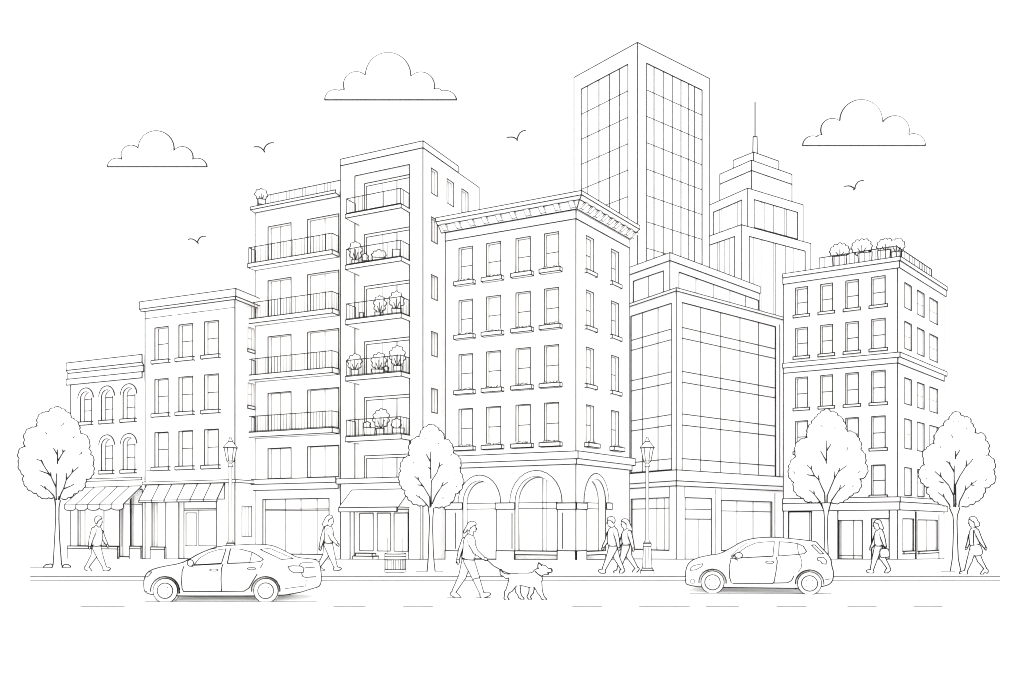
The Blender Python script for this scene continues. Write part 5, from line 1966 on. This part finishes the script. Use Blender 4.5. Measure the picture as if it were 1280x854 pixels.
# the bag hangs from the near hand
bp = smooth_poly([(288, 494), (324, 481), (376, 483), (396, 550), (386, 576), (310, 583), (289, 572)], 1)
m = MB(fmB.w)
b0, b1 = bounds(bp, 5, 30)
fmB.solid(lambda X, Yy, Zz: prim(('p', bp, -82, 22, 14), X, Yy, Zz), (b0[0], b0[1], -112), (b1[0], b1[1], -52), 4.5, m, 0, 1.2)
bag = thing('handbag', 'square soft handbag held in a hand at the corner shop', 'handbag', fmB.wpt(340, 580, -82))
m.build('pouch', bag, smooth=True)
m = MB(fmB.w)
m.line([fmB.wpt(x, y, -104) for x, y in ((312, 486), (316, 462), (330, 452), (346, 460), (352, 484))], fmB.w * .7)
m.line([fmB.wpt(x, y, -62) for x, y in ((312, 486), (316, 462), (330, 452), (346, 460), (352, 484))], fmB.w * .7)
m.build('strap', bag)
o6 = dict(Z, skirt=[(222, 444), (320, 430), (345, 470), (360, 530), (346, 553), (300, 566), (214, 560), (208, 510)], skull=(242, 150, 39), jaw=(234, 152, 32, 223, 202, 14), nose=(205, 176, 4),
          neck=((246, 196, 18), (250, 232, 20)),
          hair=[(203, 132), (219, 110), (250, 102), (285, 117), (301, 160), (327, 185), (319, 213), (292, 223), (272, 212), (270, 182), (246, 160), (216, 140)],
          torso=[(234, 240), (214, 272), (205, 340), (212, 400), (220, 454), (320, 440), (314, 380), (326, 310), (307, 262), (277, 232)],
          arm_near=[(292, 278, 24), (336, 380, 18), (386, 462, 11)], arm_near_hand=(398, 478, 16), arm_near_dir=(.4, 1), arm_far=[(216, 330, 19), (200, 400, 15), (176, 462, 10)], arm_far_hand=(168, 482, 15), arm_far_dir=(-.3, 1),
          leg_near=[(238, 520, 32), (206, 630, 26), (166, 742, 14)], leg_far=[(296, 540, 32), (330, 622, 24), (390, 712, 13)],
          shoe_near=[(88, 766), (135, 752), (150, 742), (182, 752), (176, 791), (140, 783), (95, 781)], shoe_far=[(372, 728), (400, 713), (427, 738), (418, 772), (404, 764), (386, 760), (355, 789), (338, 783)],
          shirt_lines=[[(232, 246), (248, 240), (272, 234)], [(256, 262), (255, 350), (256, 440)]], hem=[(220, 446), (260, 444), (318, 434)])
person('person in a short flared skirt and heels walking left beside the rightmost tree', (1190, 635), 9.487, 717.6, o6, face=1217)
o7 = dict(arm_nearz=-66, arm_farz=64, leg_nearz=-28, leg_farz=28, skull=(256, 132, 33), jaw=(264, 130, 27, 282, 170, 13), nose=(297, 152, 4), neck=((256, 170, 16), (252, 206, 19)),
          hair=[(214, 130), (224, 105), (250, 89), (280, 92), (298, 107), (291, 122), (262, 135), (241, 155), (233, 180), (219, 156), (204, 180), (186, 200), (190, 170)],
          torso=[(228, 203), (196, 232), (182, 285), (180, 360), (166, 437), (282, 452), (287, 390), (296, 320), (286, 250), (266, 218)],
          arm_near=[(246, 272, 27), (292, 366, 20), (362, 424, 12)], arm_near_hand=(382, 434, 18), arm_near_dir=(1, .5), arm_far=[(186, 260, 18), (152, 352, 15), (132, 434, 11)], arm_far_hand=(129, 462, 20),
          leg_near=[(232, 452, 46), (292, 600, 31), (346, 742, 18)], leg_far=[(214, 452, 44), (170, 600, 31), (94, 737, 17)],
          shoe_near=[(332, 760), (366, 744), (384, 754), (430, 752), (426, 770), (385, 790), (344, 801)], shoe_far=[(53, 766), (80, 737), (110, 748), (158, 794), (120, 801), (85, 786)],
          shirt_lines=[[(226, 204), (262, 222)]], hem=[(168, 434), (220, 444), (282, 448)], leg_lines=[[(274, 625), (298, 616), (327, 612)]])
fmW, walker = person('person with a ponytail stepping into the road, holding a dog lead', (555, 640), 7.425, 747, o7, road=True, face=585, group='people crossing the road')
del walker['group']

# ---------------------------------------------------------------- the dog
Yd_ = depth_of(750.0, True)
fmD = Form(Yd_, (615, 690), 12.2, face=657)
dog = thing('dog', 'pale prick-eared dog with a raised tail walking right on a lead', 'dog', fmD.wpt(500, 727))
c = lambda x1, y1, r1, x2, y2, r2, z1=0, z2=None, zs=1.0: ('c', x1, y1, r1, x2, y2, r2, z1, z1 if z2 is None else z2, zs)
trunk_ = [('p', smooth_poly([(262, 395), (290, 350), (330, 336), (450, 328), (575, 332), (655, 300), (770, 385), (752, 460), (722, 520), (640, 542), (560, 535), (430, 502), (370, 520), (300, 530), (258, 480)], 1), 0, 95, 90)]
head_ = [c(765, 262, 62, 790, 262, 52, 0, 0, .8), c(800, 272, 42, 880, 288, 22, 0, 0, .8), c(790, 305, 26, 850, 330, 10, 0, 0, .9), c(895, 275, 17, 897, 285, 16),
         c(690, 330, 62, 760, 290, 58, 0, 0, .9)]
ears = [(12, [('p', [(712, 165), (702, 210), (702, 240), (730, 264), (752, 240), (752, 200)], -34, 12, 14)]), (12, [('p', [(718, 172), (708, 210), (712, 240), (735, 250), (758, 236), (752, 202)], 34, 12, 14)])]
tail_ = [c(320, 362, 24, 220, 372, 25), c(220, 372, 25, 150, 335, 17), c(150, 335, 17, 132, 278, 10)]
legs_ = [(16, [c(318, 470, 66, 275, 555, 46, -36), c(275, 555, 42, 226, 615, 25, -36), c(226, 615, 25, 212, 690, 20, -36), c(212, 705, 20, 238, 718, 16, -36)]),
         (16, [c(390, 490, 50, 393, 600, 30, 36), c(393, 600, 28, 428, 676, 20, 36), c(428, 686, 18, 466, 714, 17, 36)]),
         (16, [c(612, 500, 48, 600, 610, 27, 36), c(600, 610, 27, 562, 680, 19, 36), c(562, 690, 19, 580, 716, 16, 36)]),
         (16, [c(690, 480, 66, 728, 600, 34, -38), c(728, 600, 34, 775, 690, 19, -38), c(775, 698, 19, 810, 716, 15, -38)])]
m = MB(fmD.w)
fmD.solid(lambda X, Yy, Zz: field([(0, trunk_), (20, head_), (16, tail_)] + ears + legs_, X, Yy, Zz), (100, 150, -110), (925, 745, 110), 5.6, m, 0, 1.3)
for pl in ([(842, 312), (865, 322)], [(822, 246), (826, 250)]):
    fmD.draw(m, pl, .9, step=4)
m.build('body', dog, smooth=True)
dbv = fmD.bvh
m = MB(fmD.w)
fmD.draw(m, [(660, 298), (700, 335), (735, 360), (768, 385)], 1.0, dbv, step=5, off=.004)
m.build('collar', dog)
m = MB(fmD.w)
V, Q, N = surface_net(lambda X, Yy, Zz: prim(('e', 902, 276, 0, 15, 18, 25), X, Yy, Zz), (884, 254, -28), (920, 300, 28), 4)
m.add(fmD.world(V).tolist(), Q.tolist(), 1)
m.build('nose', dog)
# lead from the hand, along the far side of the dog's back to its collar
m = MB(fmD.w)
A = fmW.wpt(396, 440, -66)
pts = [A, fmD.wpt(20, 206, -60), fmD.wpt(130, 272, -20), fmD.wpt(220, 318, 40), fmD.wpt(330, 352, 118), fmD.wpt(500, 350, 122), fmD.wpt(660, 330, 100), fmD.wpt(722, 345, 78)]
m.line(pts, fmD.w * .8)
o = m.build('dog_lead', None, pts[3])
tag(o, 'thin dog lead running from the hand to the collar', 'lead')
# ================================================================ camera, sky and sun
cam = bpy.data.cameras.new('camera')
co = bpy.data.objects.new('camera', cam)
COL.objects.link(co)
co.location = CAM
co.rotation_euler = (math.radians(90), 0, 0)
cam.sensor_width = 36
cam.lens = F / 1280 * 36
cam.shift_y = (HZ - 427) / 1280
cam.clip_start = .1
cam.clip_end = 6000
SC.camera = co
wd = bpy.data.worlds.new('World')
SC.world = wd
wd.use_nodes = True
nt = wd.node_tree
sky = nt.nodes.new('ShaderNodeTexSky')
sky.sky_type = 'NISHITA'
sky.sun_disc = False
SUN_EL, SUN_AZ = math.radians(10), math.radians(180)   # behind the camera
sky.sun_elevation = SUN_EL
sky.sun_rotation = SUN_AZ
sky.air_density = 1
sky.dust_density = 1
sky.ozone_density = 0
bg = nt.nodes['Background']
bg.inputs['Strength'].default_value = .15
mx = nt.nodes.new('ShaderNodeMix')          # a closed white cloud cover over the clear sky
mx.data_type = 'RGBA'
mx.inputs[0].default_value = .93
nt.links.new(sky.outputs['Color'], mx.inputs[6])
mx.inputs[7].default_value = (7.2, 7.2, 7.2, 1)
nt.links.new(mx.outputs[2], bg.inputs['Color'])
sun = bpy.data.lights.new('sun', 'SUN')
sun.energy = 1.5
sun.angle = math.radians(120)
sun.color = (1, .985, .97)
so = bpy.data.objects.new('sun', sun)
COL.objects.link(so)
so.rotation_euler = (math.radians(80), 0, 0)
so.location = (0, -10, 40)
SC.view_settings.view_transform = 'Standard'
SC.view_settings.look = 'None'
SC.view_settings.gamma = 1
SC.view_settings.exposure = EXPOSURE
SC.cycles.filter_width = 1.2
SC.cycles.max_bounces = 18
SC.cycles.diffuse_bounces = 16
